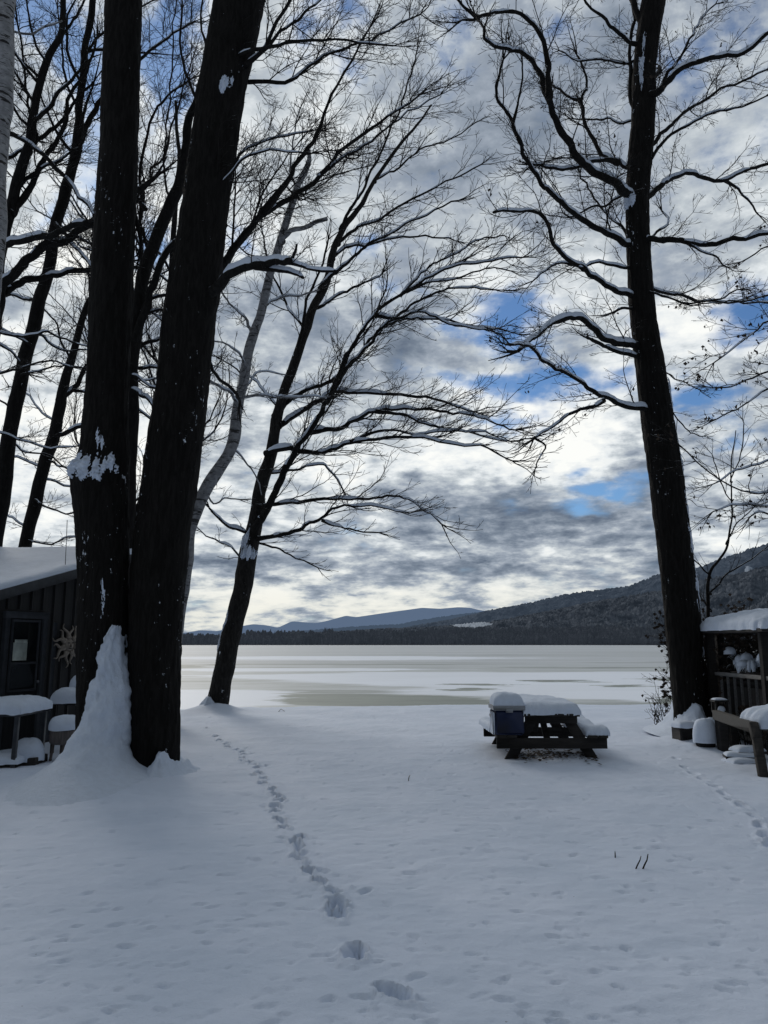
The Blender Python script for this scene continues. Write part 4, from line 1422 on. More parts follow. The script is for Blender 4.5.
# ------------------------------------------------------------------ picnic table and cooler
TX, TY = 2.37, 12.1
TZ = -0.13
g0 = Vector((TX, TY, gz(TX, TY)))
tb = thing('picnic_table', 'dark wooden picnic table buried in snow beside the cooler', 'picnic table', g0)
y0, y1 = TY - 0.9, TY + 0.9
mb = MB()
for k in range(5):
    mb.box((TX - 0.32 + 0.16 * k, TY, TZ + 0.735), (0.148, 1.85, 0.038))
mb.build('tabletop', M['wood'], tb)
for s in (-1, 1):
    mb = MB()
    for k in (-1, 1):
        mb.box((TX + s * 0.64 + k * 0.072, TY, TZ + 0.44), (0.136, 1.85, 0.038))
    mb.build('seat', M['wood'], tb)
for yy in (y0 + 0.12, y1 - 0.25):
    mb = MB(); mb.box((TX, yy - 0.06, TZ + 0.345), (1.56, 0.042, 0.145)); mb.build('cross_beam', M['wood'], tb)
    mb = MB(); mb.box((TX, yy - 0.06, TZ + 0.665), (0.74, 0.042, 0.095)); mb.build('cross_beam', M['wood'], tb)
    for s in (-1, 1):
        mb = MB(); mb.bar((TX + s * 0.24, yy, TZ + 0.70), (TX + s * 0.64, yy, TZ + 0.02), 0.042, 0.145); mb.build('leg', M['wood'], tb)
for s in (1, -1):
    mb = MB(); mb.bar((TX + s * .03, TY + s * (.72 if s < 0 else .55), TZ + .35), (TX, TY + s * 0.12, TZ + .70), 0.09, 0.04); mb.build('brace', M['wood'], tb)
mb = MB(); mb.pillow((TX + 0.01, TY, TZ + 0.752), 0.82, 1.86, 0.16, seed=1.5, n=34, p=10, rough=.08, lip=.01)
mb.build('snow', M['snow'], tb)
mb = MB(); mb.pillow((TX + 0.65, TY + .02, TZ + 0.458), 0.33, 1.84, 0.14, seed=2.5, n=34, p=6, rough=.25); mb.build('snow', M['snow'], tb)
mb = MB(); mb.pillow((TX - 0.65, TY + .28, TZ + 0.458), 0.33, 1.28, 0.13, seed=4.5, n=30, p=6, rough=.25); mb.build('snow', M['snow'], tb)

CX, CYY, CZ = TX - 0.60, TY - 0.66, TZ + 0.46
ck = thing('cooler', 'dark blue cooler with white lid rim standing on the picnic table bench', 'cooler', (CX, CYY, CZ))
mb = MB(); mb.box((CX, CYY, CZ + .17), (0.42, 0.50, 0.34)); mb.build('body', M['cooler_blue'], ck)
mb = MB(); mb.box((CX, CYY, CZ + .372), (0.45, 0.53, 0.065)); mb.build('lid', M['cooler_white'], ck)
for s in (-1, 1):
    mb = MB(); mb.box((CX + s * .225, CYY, CZ + .25), (0.03, 0.16, 0.04)); mb.build('handle', M['cooler_white'], ck)
mb = MB(); mb.box((CX, CYY - .262, CZ + .335), (0.10, .022, .05)); mb.build('latch', M['cooler_white'], ck)
mb = MB(); mb.pillow((CX, CYY, CZ + .404), .43, .50, .17, seed=8.2, n=26, p=4.5, lip=.02, rough=.05); mb.build('snow', M['snow'], ck)
# snow clinging to the cooler's left side
mb = MB(); mb.box((CX - .222, CYY - .1, CZ + .16), (.03, .28, .30)); mb.build('snow', M['snow_rough'], ck)

# bare leaf litter under the table
mb = MB(); rr = random.Random(3)
for k in range(420):
    x, y = TX + rr.uniform(-.55, .65), TY - .55 + rr.gauss(0, .3)
    z = gz(x, y) + .012
    w = rr.uniform(.015, .04); a = rr.uniform(0, 6.28)
    b0 = len(mb.v)
    for q in range(4):
        mb.v.append(Vector((x + math.cos(a + q * 1.57) * w, y + math.sin(a + q * 1.57) * w, z + rr.uniform(0, .02))))
    mb.f.append((b0, b0 + 1, b0 + 2, b0 + 3))
tag(mb.build('leaf_litter', M['leaf'], smooth=False), 'scattered dark leaves on the snow under the picnic table', 'leaves', kind='stuff')


# ------------------------------------------------------------------ cabin on the left
cabin = thing('cabin', 'dark wooden cabin with a thick snow layer on its sloping roof', 'cabin', (-6.6, 12.6, 0))
u = Vector((0.37, 0.93, 0)).normalized()      # wall direction, away from the viewer
nrm = Vector((u.y, -u.x, 0))                  # faces the viewer's side
W0 = Vector((-6.36, 10.85, 0)); W1 = Vector((-4.78, 14.8, 0))


def wall_top(y): return 2.46 + (y - 11.97) * (3.36 - 2.46) / (14.8 - 11.97)


back = Vector((-6.0, 0.35, 0))
mb = MB()
A, B_ = W0, W1
Cc, Dd = W1 + back, W0 + back
zA, zB = wall_top(A.y) - .06, wall_top(B_.y) - .06
vs = [A, B_, B_ + UP * zB, A + UP * zA, Dd, Cc, Cc + UP * zB, Dd + UP * zA]
mb.v = [v - UP * .3 if v.z == 0 else v for v in vs]
mb.f = [(0, 1, 2, 3), (5, 4, 7, 6), (1, 5, 6, 2), (4, 0, 3, 7)]
mb.build('wall', M['siding'], cabin, smooth=False)
mb = MB()
L = (W1 - W0).length
k = 0.12
while k < L - .05:            # battens over the joints of the boards
    p = W0 + u * k + nrm * .015
    zt = wall_top(p.y) - .1
    if not (1.25 < k < 2.02):
        mb.bar(p + UP * -.2, p + UP * zt, .045, .03)
    else:
        mb.bar(p + UP * 2.14, p + UP * zt, .045, .03)
    k += .235
mb.build('battens', M['siding'], cabin, smooth=False)
# roof slab and its snow; eave drops to the near side
def roof_pt(base, out, dz): return base + nrm * out + UP * (wall_top(base.y) + dz)


ov = 0.28
e0 = W0 - u * .45
rowA = [roof_pt(e0, ov, 0), roof_pt(W1 + u * .12, ov, 0)]
rowB = [p + back * 1.05 for p in rowA]
rowB = [Vector((p.x, p.y, q.z)) for p, q in zip(rowB, rowA)]
mb = MB()
th = .11
mb.v = rowA + rowB[::-1] + [p - UP * th for p in rowA + rowB[::-1]]
mb.f = [(0, 1, 2, 3), (7, 6, 5, 4), (0, 4, 5, 1), (1, 5, 6, 2), (2, 6, 7, 3), (3, 7, 4, 0)]
roof = mb.build('roof', M['wood'], cabin, smooth=False)
mb = MB()
mb.bar(rowA[0] + nrm * .015 - UP * .05, rowA[1] + nrm * .015 - UP * .05, .03, .15)
mb.build('fascia', M['trim'], roof)
mb = MB()
ni, nj = 60, 40
for j in range(nj + 1):
    for i in range(ni + 1):
        a = i / ni; b = (j / nj) ** 1.8
        p = rowA[0].lerp(rowA[1], a).lerp(rowB[0].lerp(rowB[1], a), b)
        q = noise.noise(Vector((p.x * 1.3, p.y * 1.3, 2))) * .03 + noise.noise(Vector((p.x * 6, p.y * 6, 2))) * .008
        ea = min(1, a / .04, (1 - a) / .04); eb = min(1, b * 6.0 / .14)
        k = (1 - (1 - ea) ** 2.2) ** .5 * (1 - (1 - eb) ** 2.2) ** .5 if ea > 0 and eb > 0 else 0
        p = p + UP * (k * (.10 + q) + .004)
        if 0 < k < 1: p = p + nrm * .03 * math.sin(math.pi * k)
        mb.v.append(p)
for j in range(nj):
    for i in range(ni):
        a = j * (ni + 1) + i
        mb.f.append((a, a + 1, a + ni + 2, a + ni + 1))
mb.build('snow', M['snow'], roof)
# door with a tall glazed light
D0 = Vector((-5.90, 12.06, 0)); DW = .76


def on_wall(s, z, out=0.0): return D0 + u * s + nrm * out + UP * z


door = MB(); door.bar(on_wall(DW / 2, 0.0, .02), on_wall(DW / 2, 2.02, .02), DW - .1, .03)
# orient: the slab lies in the wall plane
door = MB()
rotw = Matrix((u, nrm, UP)).transposed()
door.box(on_wall(DW / 2, 1.0, .03), (DW - .1, .04, 2.0), rotw)
door_o = door.build('door', M['siding'], cabin)
mb = MB()
for s in (0, DW):
    mb.box(on_wall(s, 1.0, .055), (.095, .07, 2.0), rotw)
mb.box(on_wall(DW / 2, 2.05, .057), (DW + .12, .075, .11), rotw)
mb.build('frame', M['trim'], door_o)
mb = MB(); mb.box(on_wall(DW / 2, 1.42, .052), (DW - .26, .012, 1.04), rotw); mb.build('pane', M['glass'], door_o)
mb = MB()
for s in (.115, DW - .115): mb.box(on_wall(s, 1.42, .062), (.03, .03, 1.1), rotw)
for z in (.88, 1.30, 1.96): mb.box(on_wall(DW / 2, z, .064), (DW - .2, .03, .035), rotw)
mb.build('sash', M['trim'], door_o)
mb = MB(); mb.box(on_wall(.29, 1.48, .064), (.27, .012, .28), rotw); mb.box(on_wall(.30, 1.64, .064), (.24, .011, .05), rotw)  # light patch in the door glass, painted as a flat pale panel
mb.build('painted_glass_light', M['painted_glass_light'], door_o)
mb = MB(); mb.tube([on_wall(.66, 1.0, .05), on_wall(.66, 1.0, .11)], [.022, .026], 10); mb.build('handle', M['steel'], door_o)
# wide boards beside the door
mb = MB(); mb.box(on_wall(1.0, 1.0, .03), (.09, .05, 1.9), rotw); mb.build('trim_board', M['trim'], cabin)
# small bracket lamp under the eave
lamp = thing('wall_lantern', 'small grey lantern hung on the cabin wall under the eave', 'lantern', on_wall(1.62, 2.0, .05))
mb = MB(); mb.box(on_wall(1.62, 2.28, .06), (.09, .10, .26), rotw); mb.build('housing', M['trim'], lamp)
mb = MB(); mb.box(on_wall(1.62, 2.43, .06), (.13, .14, .04), rotw); mb.build('cap', M['steel'], lamp)

# clay sun ornament
sc = Vector((0, 0, 0)); sp_ = at(66.5, 645, 13.25)
s_along = (sp_ - D0).dot(u)
sun_c = on_wall(s_along, sp_.z, .06)
sun = thing('sun_ornament', 'pale sun face ornament with wavy rays on the cabin wall', 'wall ornament', sun_c)
mb = MB()
for j in range(9):
    ph = math.pi / 2 * j / 8
    for k in range(20):
        a = 2 * math.pi * k / 20
        mb.v.append(sun_c + u * (math.cos(a) * .12 * math.cos(ph)) + UP * (math.sin(a) * .12 * math.cos(ph)) + nrm * (.07 * math.sin(ph)))
for j in range(8):
    for k in range(20):
        mb.f.append((j * 20 + k, j * 20 + (k + 1) % 20, j * 20 + 20 + (k + 1) % 20, j * 20 + 20 + k))
face = mb.build('face', M['clay'], sun)
mb = MB()
mb.tube([sun_c + nrm * .06 + UP * .03, sun_c + nrm * .095 - UP * .02, sun_c + nrm * .07 - UP * .035], [.012, .018, .01], 8)
mb.build('nose', M['clay'], face)
mb = MB()
for s in (-1, 1): mb.tube([sun_c + nrm * .062 + u * s * .065 + UP * .035, sun_c + nrm * .076 + u * s * .03 + UP * .035], [.008, .009], 6)
mb.tube([sun_c + nrm * .066 + u * -.04 - UP * .05, sun_c + nrm * .075 - UP * .062, sun_c + nrm * .066 + u * .04 - UP * .05], [.005, .008, .005], 6)
mb.build('eyes_and_mouth', M['dark'], face)
for k in range(14):
    a = 2 * math.pi * k / 14 + .1
    ln = .22 if k % 2 else .27
    pts, rad = [], []
    for j in range(9):
        t = j / 8
        rr_2 = .11 + ln * t
        aa = a + .16 * math.sin(t * 6.0) * (1 if k % 2 else -1)
        pts.append(sun_c + u * math.cos(aa) * rr_2 + UP * math.sin(aa) * rr_2 + nrm * .02)
        rad.append(.030 * (1 - t) + .008)
    mb = MB(); mb.tube(pts, rad, 6)
    mb.build('sun_ray', M['clay'], sun)

# wire from the eave
w0 = at(65, 570, 13.0)
wire = MB(); wire.tube([at(65, 572, 13.0), at(65.6, 558, 13.0), at(66.4, 541, 13.0), at(67.2, 520, 13.0)], [.006] * 4, 6)
tag(wire.build('antenna_wire', M['steel']), 'thin upright wire sticking up from the cabin roof edge', 'wire')

# ------------------------------------------------------------------ things in front of the cabin
def square_table(px0, px1, pyt, d, z, label):
    a = at(px0, pyt, d); b = at(px1, pyt, d)
    cx = (a.x + b.x) / 2; w = b.x - a.x
    t = thing('side_table', label, 'table', (cx, d + .3, gz(cx, d)))
    mb = MB(); mb.box((cx, d + .33, z), (w, .66, .05)); mb.build('tabletop', M['steel'], t)
    mb = MB(); mb.box((cx, d + .33, z - .06), (w - .06, .60, .07)); mb.build('apron', M['steel'], t)
    for sx in (-1, 1):
        for sy in (-1, 1):
            mb = MB(); mb.bar((cx + sx * (w / 2 - .05), d + .33 + sy * .27, z - .03), (cx + sx * (w / 2 - .08), d + .33 + sy * .27, gz(cx, d) - .05), .05, .05)
            mb.build('leg', M['steel'], t)
    mb = MB(); mb.pillow((cx, d + .33, z + .025), w * 1.02, .68, .21, seed=px1 * .1, n=32, p=7, rough=.1); mb.build('snow', M['snow'], t)
    return t


a = at(0, 715, 10.3); b = at(51, 715, 10.3)
TT = thing('side_table', 'square metal table under a slab of snow by the cabin door', 'table', (a.x + .1, 10.5, 0))
w = 1.0; cx = -4.73 - w / 2; z = a.z
mb = MB(); mb.box((cx, 10.77, z), (w, .95, .045)); mb.build('tabletop', M['steel'], TT)
for sx, yy in ((-1, 10.36), (1, 10.36), (-1, 11.18), (1, 11.18)):
    xx = cx + sx * (w / 2 - .06)
    mb = MB(); mb.bar((xx, yy, z - .02), (xx - .01, yy, -.1), .055, .055); mb.build('leg', M['steel'], TT)
mb = MB(); mb.pillow((cx, 10.77, z + .02), w * 1.02, .98, .17, seed=3.1, n=34, p=9, rough=.08); mb.build('snow', M['snow'], TT)

c = at(61, 728, 10.9)
BR = thing('round_stool', 'round barrel-topped stool with a snow cushion beside the table', 'stool', (c.x, 11.0, 0))
mb = MB(); mb.lathe((c.x, 11.0, c.z - .22), [(.15, 0), (.175, .02), (.185, .12), (.18, .20), (.16, .215)], 28); mb.build('seat', M['barrel'], BR)
for k in range(4):
    an = k * math.pi / 2 + .5
    mb = MB(); mb.tube([Vector((c.x + math.cos(an) * .12, 11.0 + math.sin(an) * .12, c.z - .2)), Vector((c.x + math.cos(an) * .16, 11.0 + math.sin(an) * .16, -.08))], [.022, .02], 8); mb.build('leg', M['barrel'], BR)
mb = MB(); mb.pillow((c.x, 11.0, c.z - .01), .40, .40, .16, seed=5.7, n=26, rnd=True, p=4); mb.build('snow', M['snow'], BR)

# garden chair behind, seat and back carrying snow
c = at(63, 702, 11.6)
CH = thing('garden_chair', 'dark garden chair with stepped snow on its seat and back', 'chair', (c.x + .05, 11.9, 0))
mb = MB(); mb.box((c.x + .08, 11.9, c.z - .03), (.55, .50, .04)); mb.build('seat', M['wood'], CH)
mb = MB(); mb.box((c.x + .12, 12.16, c.z + .12), (.48, .04, .34)); mb.build('backrest', M['wood'], CH)
for sx in (-1, 1):
    for sy in (-1, 1):
        mb = MB(); mb.bar((c.x + .08 + sx * .23, 11.9 + sy * .21, c.z - .04), (c.x + .08 + sx * .23, 11.9 + sy * .21, -.1), .045, .045); mb.build('leg', M['wood'], CH)
mb = MB(); mb.pillow((c.x + .08, 11.86, c.z - .01), .58, .50, .19, seed=9.7, n=26, p=6); mb.build('snow', M['snow'], CH)
mb = MB(); mb.pillow((c.x + .14, 12.1, c.z + .20), .44, .22, .20, seed=10.7, n=26, p=3.5); mb.build('snow', M['snow'], CH)

# snow mounds by the table
for (px, py, d, sx, sy, h, lab, nm) in ((27, 766, 10.75, .42, .45, .24, 'low snow-covered crate under the side table', 'buried_crate'),
                                        (2, 768, 10.5, .55, .35, .12, 'snow-topped low plank at the left edge by the cabin', 'low_plank')):
    g = at(px, py, d); zg = gz(g.x, g.y)
    t = thing(nm, lab, 'crate' if 'crate' in nm else 'plank', (g.x, d, zg))
    mb = MB(); mb.box((g.x, d, zg + .05), (sx * .9, sy * .9, .10)); mb.build('crate_body' if 'crate' in nm else 'board', M['wood'], t)
    mb = MB(); mb.pillow((g.x, d, zg + .06), sx, sy, h, seed=px * .3, n=24, rnd='crate' in nm, p=3.2); mb.build('snow', M['snow'], t)

# ------------------------------------------------------------------ shelter and garden things on the right
SH = thing('garden_shelter', 'small open garden shelter with posts, railing and a rounded snow roof', 'shelter', (6.2, 12.5, 0))
for (x, y) in ((5.60, 13.40), (5.86, 13.62), (5.66, 11.62), (7.15, 11.62), (7.15, 13.4)):
    mb = MB(); mb.box((x, y, .85), (.125, .125, 1.85)); mb.build('post', M['wood'], SH)
mb = MB(); mb.box((6.44, 12.46, 1.80), (1.95, 2.42, .05)); sr = mb.build('roof', M['wood'], SH)
mb = MB(); mb.pillow((6.45, 12.46, 1.825), 2.0, 2.46, .31, seed=6.6, n=46, p=3.6, lip=.02, rough=.06); mb.build('snow', M['snow'], sr)
rail = MB(); rail.bar((5.66, 13.5, 1.10), (5.66, 11.0, 1.10), .09, .06); ro = rail.build('railing', M['rail_grey'], SH)
k = 13.42
while k > 11.0:
    mb = MB(); mb.bar((5.655, k, 1.07), (5.655, k, .12), .032, .04); mb.build('baluster', M['rail_grey'], ro)
    k -= .245
mb = MB(); mb.bar((5.66, 13.5, .16), (5.66, 11.0, .16), .06, .07); mb.build('bottom_rail', M['wood_grey'], ro)
mb = MB(); mb.box((6.4, 12.3, .50), (1.35, 2.4, 1.02)); mb.build('planter_base', M['dark'], SH)
mb = MB(); mb.bar((5.60, 13.43, .2), (5.60, 11.6, 1.75), .03, .03)

# snow-laden potted plants on the shelf
rr = random.Random(77)
for (x, y, w, h, lab) in ((5.92, 13.1, .26, .40, 'drooping snow-laden potted plant at the far end of the shelter shelf'),
                          (5.95, 12.65, .30, .28, 'low round snow-covered potted plant in the middle of the shelter shelf'),
                          (5.98, 12.1, .34, .46, 'tall bushy snow-capped potted plant nearest the shelter post')):
    t = thing('potted_plant', lab, 'potted plant', (x, y, 1.01))
    mb = MB(); mb.lathe((x, y, 1.01), [(.08, 0), (.11, .12), (.12, .13), (.11, .135)], 16); mb.build('pot', M['barrel'], t)
    mb = MB(); sm = MB()
    for k in range(46):
        a = rr.uniform(0, 6.28); sp = rr.uniform(.3, 1)
        L_ = w * sp
        top = h * rr.uniform(.4, 1)
        P0 = Vector((x, y, 1.12)); pts = []
        for j in range(6):
            tt = j / 5
            pts.append(P0 + Vector((math.cos(a) * L_ * tt, math.sin(a) * L_ * tt, top * (math.sin(tt * 2.4)) - .10 * tt)))
        b0 = len(mb.v)
        side = Vector((-math.sin(a), math.cos(a), 0)) * rr.uniform(.012, .03)
        for j, p in enumerate(pts):
            q = math.sin(math.pi * min(1, .15 + j / 5.3))
            mb.v += [p - side * q, p + side * q]
        for j in range(5):
            mb.f.append((b0 + 2 * j, b0 + 2 * j + 1, b0 + 2 * j + 3, b0 + 2 * j + 2))
        if k % 3 == 0:
            snow_strip(sm, pts, [.03, .035, .04, .045, .04, .03], k, 1.6)
    mb.build('leaves', M['evergreen'], t)
    for k in range(5):
        a = rr.uniform(0, 6.28)
        sm.pillow((x + math.cos(a) * w * .45, y + math.sin(a) * w * .45, 1.12 + h * rr.uniform(.45, .8)), .2, .18, .10, seed=k + x, n=10, rnd=True, p=2.6)
    sm.build('snow', M['snow'], t)

# dead climbing stems hanging on the railing
mb = MB(); rr = random.Random(9); lf = []
for k in range(34):
    y = rr.uniform(11.3, 13.3)
    p, _r = grow(mb, Vector((5.57, y, .05)), Vector((rr.gauss(0, .15), rr.gauss(0, .3), 1)).normalized(), rr.uniform(.3, .62), .007, 1, 3, Vector((0, 0, .1)), rr, None, 1.2)
    lf += p[3:]
vine = mb.build('dead_vine', M['twig'])
tag(vine, 'tangle of dead brown garden stems along the shelter railing', 'plant')
mb = MB()
for p in lf:
    for q in range(2):
        c_ = p + Vector((rr.gauss(0, .05), rr.gauss(0, .06), rr.gauss(0, .05)))
        b0 = len(mb.v); w = rr.uniform(.02, .045)
        mb.v += [c_, c_ + Vector((w, rr.gauss(0, .02), -.02)), c_ + Vector((0, w * .3, -.07)), c_ + Vector((-w, rr.gauss(0, .02), -.02))]
        mb.f += [(b0, b0 + 1, b0 + 2), (b0, b0 + 2, b0 + 3)]
mb.build('dry_leaves', M['leaf'], vine, smooth=False)

# little box on the corner of the bench
c = at(720, 712, 12.3)
BX = thing('lantern_box', 'small dark box lantern with snow on top at the shelter corner', 'lantern', (c.x, 12.3, c.z))
mb = MB()
for sx in (-1, 1):
    for sy in (-1, 1): mb.box((c.x + sx * .085, 12.3 + sy * .07, c.z + .08), (.022, .022, .16))
mb.box((c.x, 12.3, c.z + .01), (.2, .17, .03)); mb.box((c.x, 12.3, c.z + .17), (.22, .19, .03)); mb.build('frame', M['wood_grey'], BX)
mb = MB(); mb.box((c.x, 12.33, c.z + .07), (.13, .08, .10)); mb.build('core', M['dark'], BX)
mb = MB(); mb.pillow((c.x + .01, 12.26, c.z + .02), .12, .10, .07, seed=2, n=10, rnd=True, p=3); mb.pillow((c.x, 12.3, c.z + .186), .2, .17, .03, seed=2, n=10, p=3); mb.build('snow', M['snow'], BX)

# bench with sloping front leg, seat and cushion under snow
BN = thing('wooden_bench', 'dark timber bench with splayed front leg and snow-heaped seat at the right edge', 'bench', (5.1, 11.0, 0))
a0 = at(717, 713, 12.0); a1 = at(753, 725, 10.25)
mb = MB(); mb.bar((a0.x, 12.05, a0.z - .03), (a1.x, 10.2, a1.z - .03), .10, .14); mb.build('rail', M['wood_grey'], BN)
f1 = at(721, 756, 12.0)
mb = MB(); mb.bar((a0.x + .05, 12.0, a0.z - .06), (f1.x + .03, 11.95, -.08), .13, .17); mb.build('leg', M['wood'], BN)
f2 = at(737, 752, 12.15)
mb = MB(); mb.bar((f2.x - .02, 12.2, .45), (f2.x, 12.2, -.08), .11, .11); mb.build('leg', M['wood'], BN)
mb = MB(); mb.bar((a0.x + .1, 12.1, .42), (f2.x + .15, 12.15, .42), .05, .12); mb.build('stretcher', M['wood'], BN)
top = at(754, 726, 10.2)
mb = MB(); pts = [top + Vector((0, .02, .02)), at(757, 740, 10.1), at(760, 758, 10.0), at(764, 780, 9.9)]
for i in range(3): mb.bar(pts[i] + (pts[i] - pts[i + 1]) * .05, pts[i + 1], .11, .10)
mb.build('leg', M['wood'], BN)
mb = MB(); mb.box((5.55, 10.5, .50), (1.1, .5, .05)); mb.build('seat', M['wood_grey'], BN)
mb = MB(); mb.bar((6.0, 10.4, .5), (6.0, 10.4, -.1), .1, .1); mb.build('leg', M['wood'], BN)
mb = MB(); mb.box((5.55, 10.32, .585), (.85, .22, .06)); mb.build('cushion', M['cushion'], BN)
mb = MB(); mb.pillow((5.50, 10.50, .53), 1.35, .62, .29, seed=12.3, n=36, p=4, rough=.1); mb.build('snow', M['snow'], BN)

# planter box at the foot of the tree
c = at(687, 746, 12.7)
PB = thing('planter_box', 'low dark plank box with a snow cap at the foot of the right tree', 'box', (c.x, 12.8, 0))
zc = gz(c.x, 12.7)
mb = MB(); mb.box((c.x + .02, 12.82, zc + .09), (.30, .30, .24), Matrix.Rotation(.15, 3, 'Z')); mb.build('box_side', M['wood'], PB)
mb = MB(); mb.pillow((c.x + .02, 12.82, zc + .20), .33, .34, .09, yaw=.15, seed=4.4, n=16, p=4); mb.build('snow', M['snow'], PB)
# bucket shaped lumps
for (px, py, d, w, h, lab, nm, cat) in ((706, 749, 12.25, .34, .34, 'squat tub completely capped in snow between tree and bench', 'snowy_tub', 'tub'),
                                        (713, 730, 12.9, .18, .20, 'small snow-capped pot perched behind the snowy tub', 'snowy_pot', 'pot')):
    g = at(px, py, d); zg = max(gz(g.x, g.y), g.z - .05)
    t = thing(nm, lab, cat, (g.x, d, zg))
    mb = MB(); mb.lathe((g.x, d, zg - .02), [(w * .40, 0), (w * .46, h * .35), (w * .47, h * .38)], 20); mb.build('tub_side', M['dark'], t)
    mb = MB(); mb.pillow((g.x, d, zg + .06), w * 1.06, w * 1.06, h * .95, seed=px * .11, n=24, rnd=True, p=4.5, rough=.08); mb.build('snow', M['snow'], t)
# pile of flat boards
c = at(744, 762, 11.1)
rr = random.Random(4)
for k, (px, py, w, dep, yaw, lab) in enumerate(((744, 763, .50, .36, .1, 'lowest flat board of the snowy pile under the bench'), (741, 757, .44, .30, -.25, 'middle flat board of the snowy pile under the bench'),
                                             (748, 752, .46, .26, .2, 'topmost flat board of the snowy pile under the bench'))):
    d = 11.2 + .1 * k
    g = at(px, py, d)
    t = thing('flat_board', lab, 'board', (g.x, d, g.z), 'flat boards piled under the bench')
    mb = MB(); mb.box((g.x, d, g.z), (w, dep, .035), Matrix.Rotation(yaw, 3, 'Z')); mb.build('plank', M['wood'], t)
    mb = MB(); mb.pillow((g.x, d, g.z + .017), w * .96, dep * .95, .055, yaw=yaw, seed=k + 1.2, n=20, p=5, rough=.3); mb.build('snow', M['snow'], t)

# little sticks poking out of the snow
for (pts, r_, lab) in (([(633, 872), (637, 866), (640, 860), (641, 856)], .006, 'short bent twig leaning beside the longer twig in the snow'),
                       ([(640, 872), (644, 866), (647, 860), (648, 854)], .007, 'longer curved twig poking up from the open snow'),
                       ([(615, 860), (615.2, 855), (615, 851)], .005, 'tiny upright stem standing alone left of the two twigs'),
                       ([(277, 712), (281, 709), (286, 712), (291, 719)], .007, 'thin arched twig bent over the snow near the lake edge'),
                       ([(408, 781), (409, 777), (410, 775)], .006, 'tiny stub of stem in the middle of the yard'),
                       ([(663, 727), (668, 730), (674, 734)], .007, 'stick lying by the foot of the right tree')):
    g = on_ground(pts[0][0], pts[0][1])
    P_ = [at(p[0], p[1], g.y + .02 * i) for i, p in enumerate(pts)]
    P_[0].z -= .03
    mb = MB(); mb.tube(P_, [r_ * (1 - .15 * i) for i in range(len(P_))], 6)
    tag(mb.build('twig', M['twig']), lab, 'twig')

# ------------------------------------------------------------------ sky and sun
SUN_AZ = azel(60, 300)[0]
SUN_EL = R(30)
world = bpy.data.worlds.new("World")
scene.world = world
world.use_nodes = True
wt = world.node_tree
for q in list(wt.nodes): wt.nodes.remove(q)
n = N(wt)
dirv = n.node('ShaderNodeTexCoord').outputs['Generated']
sky = n.node('ShaderNodeTexSky', sky_type='NISHITA')
sky.sun_disc = False
sky.sun_elevation = SUN_EL
sky.sun_rotation = SUN_AZ
sky.air_density = 1.0; sky.dust_density = 0.3; sky.ozone_density = 3.0
x, y, z = n.sep(dirv)
zc = n.m('MAXIMUM', z, 0.0)
den = n.m('ADD', zc, 0.24)
plane = n.comb(n.m('DIVIDE', x, den), n.m('DIVIDE', y, den), 0.0)
az = n.m('ARCTAN2', x, y)
el = n.m('ARCSINE', z)
# warp for soft, ragged edges
wv = n.noise(plane, 1.5, 5, 0.6, 0.0, color=True)
wx, wy, wz = n.sep(wv)
fade = n.ramp(el, 0.0, 0.5, 0.35, 1.0, smooth=False)
azw = n.m('ADD', az, n.m('MULTIPLY', n.m('SUBTRACT', wx, 0.5), n.m('MULTIPLY', fade, 0.32)))
elw = n.m('ADD', el, n.m('MULTIPLY', n.m('SUBTRACT', wy, 0.5), n.m('MULTIPLY', fade, 0.26)))
ae = n.comb(azw, elw, 0.0)


def blobs(lst):
    tot = None
    for (px, py, sx, sy, amt) in lst:
        a0, e0 = azel(px, py)
        v = n.node('ShaderNodeVectorMath', operation='MULTIPLY_ADD')
        n.put(v.inputs[0], ae)
        ix, iy = 769.0 / sx, 769.0 / sy
        v.inputs[1].default_value = (ix, iy, 0)
        v.inputs[2].default_value = (-a0 * ix, -e0 * iy, 0)
        d2 = n.vm('DOT_PRODUCT', v.outputs[0], v.outputs[0])
        g = n.m('MULTIPLY', n.m('EXPONENT', n.m('MULTIPLY', d2, -1.0)), amt)
        tot = g if tot is None else n.m('ADD', tot, g)
    return tot


blue = blobs([(45, 20, 50, 26, .30), (168, 70, 34, 60, .34), (80, 70, 20, 22, .28), (95, 205, 24, 34, .30), (140, 235, 20, 24, .3), (60, 150, 20, 30, .15), (232, 230, 24, 16, .25), (500, 315, 42, 28, .34), (500, 378, 80, 14, .26), (610, 372, 30, 16, .22),
              (700, 388, 60, 16, .32), (748, 310, 36, 30, .32), (650, 330, 26, 14, .2), (603, 490, 46, 11, .30), (575, 512, 26, 7, .2), (460, 35, 40, 36, .16), (755, 70, 50, 60, .05), (325, 12, 60, 20, .28), (350, 70, 26, 14, .2), (690, 60, 30, 20, .14), (560, 20, 26, 18, .16), (375, 290, 40, 16, .14), (430, 330, 26, 12, .2), (550, 360, 30, 10, .2), (520, 410, 30, 8, .18), (650, 470, 26, 10, .2), (300, 60, 26, 20, .2), (95, 110, 20, 30, .2), (380, 250, 22, 12, .16), (570, 470, 20, 8, .2), (30, 215, 16, 24, .2), (740, 420, 26, 12, .2),
              (710, 150, 80, 50, .08)])
bright = blobs([(60, 245, 110, 60, .55), (150, 440, 190, 90, .42), (270, 110, 130, 130, .30), (430, 262, 120, 60, .26), (300, 606, 260, 18, .26), (700, 330, 70, 30, .5), (570, 400, 110, 50, .40), (540, 440, 100, 30, .3), (400, 440, 120, 34, .24), (140, 270, 80, 50, .4),
                (20, 480, 120, 50, .25), (470, 585, 120, 12, .22), (560, 560, 90, 14, .18), (640, 440, 90, 26, .16)])
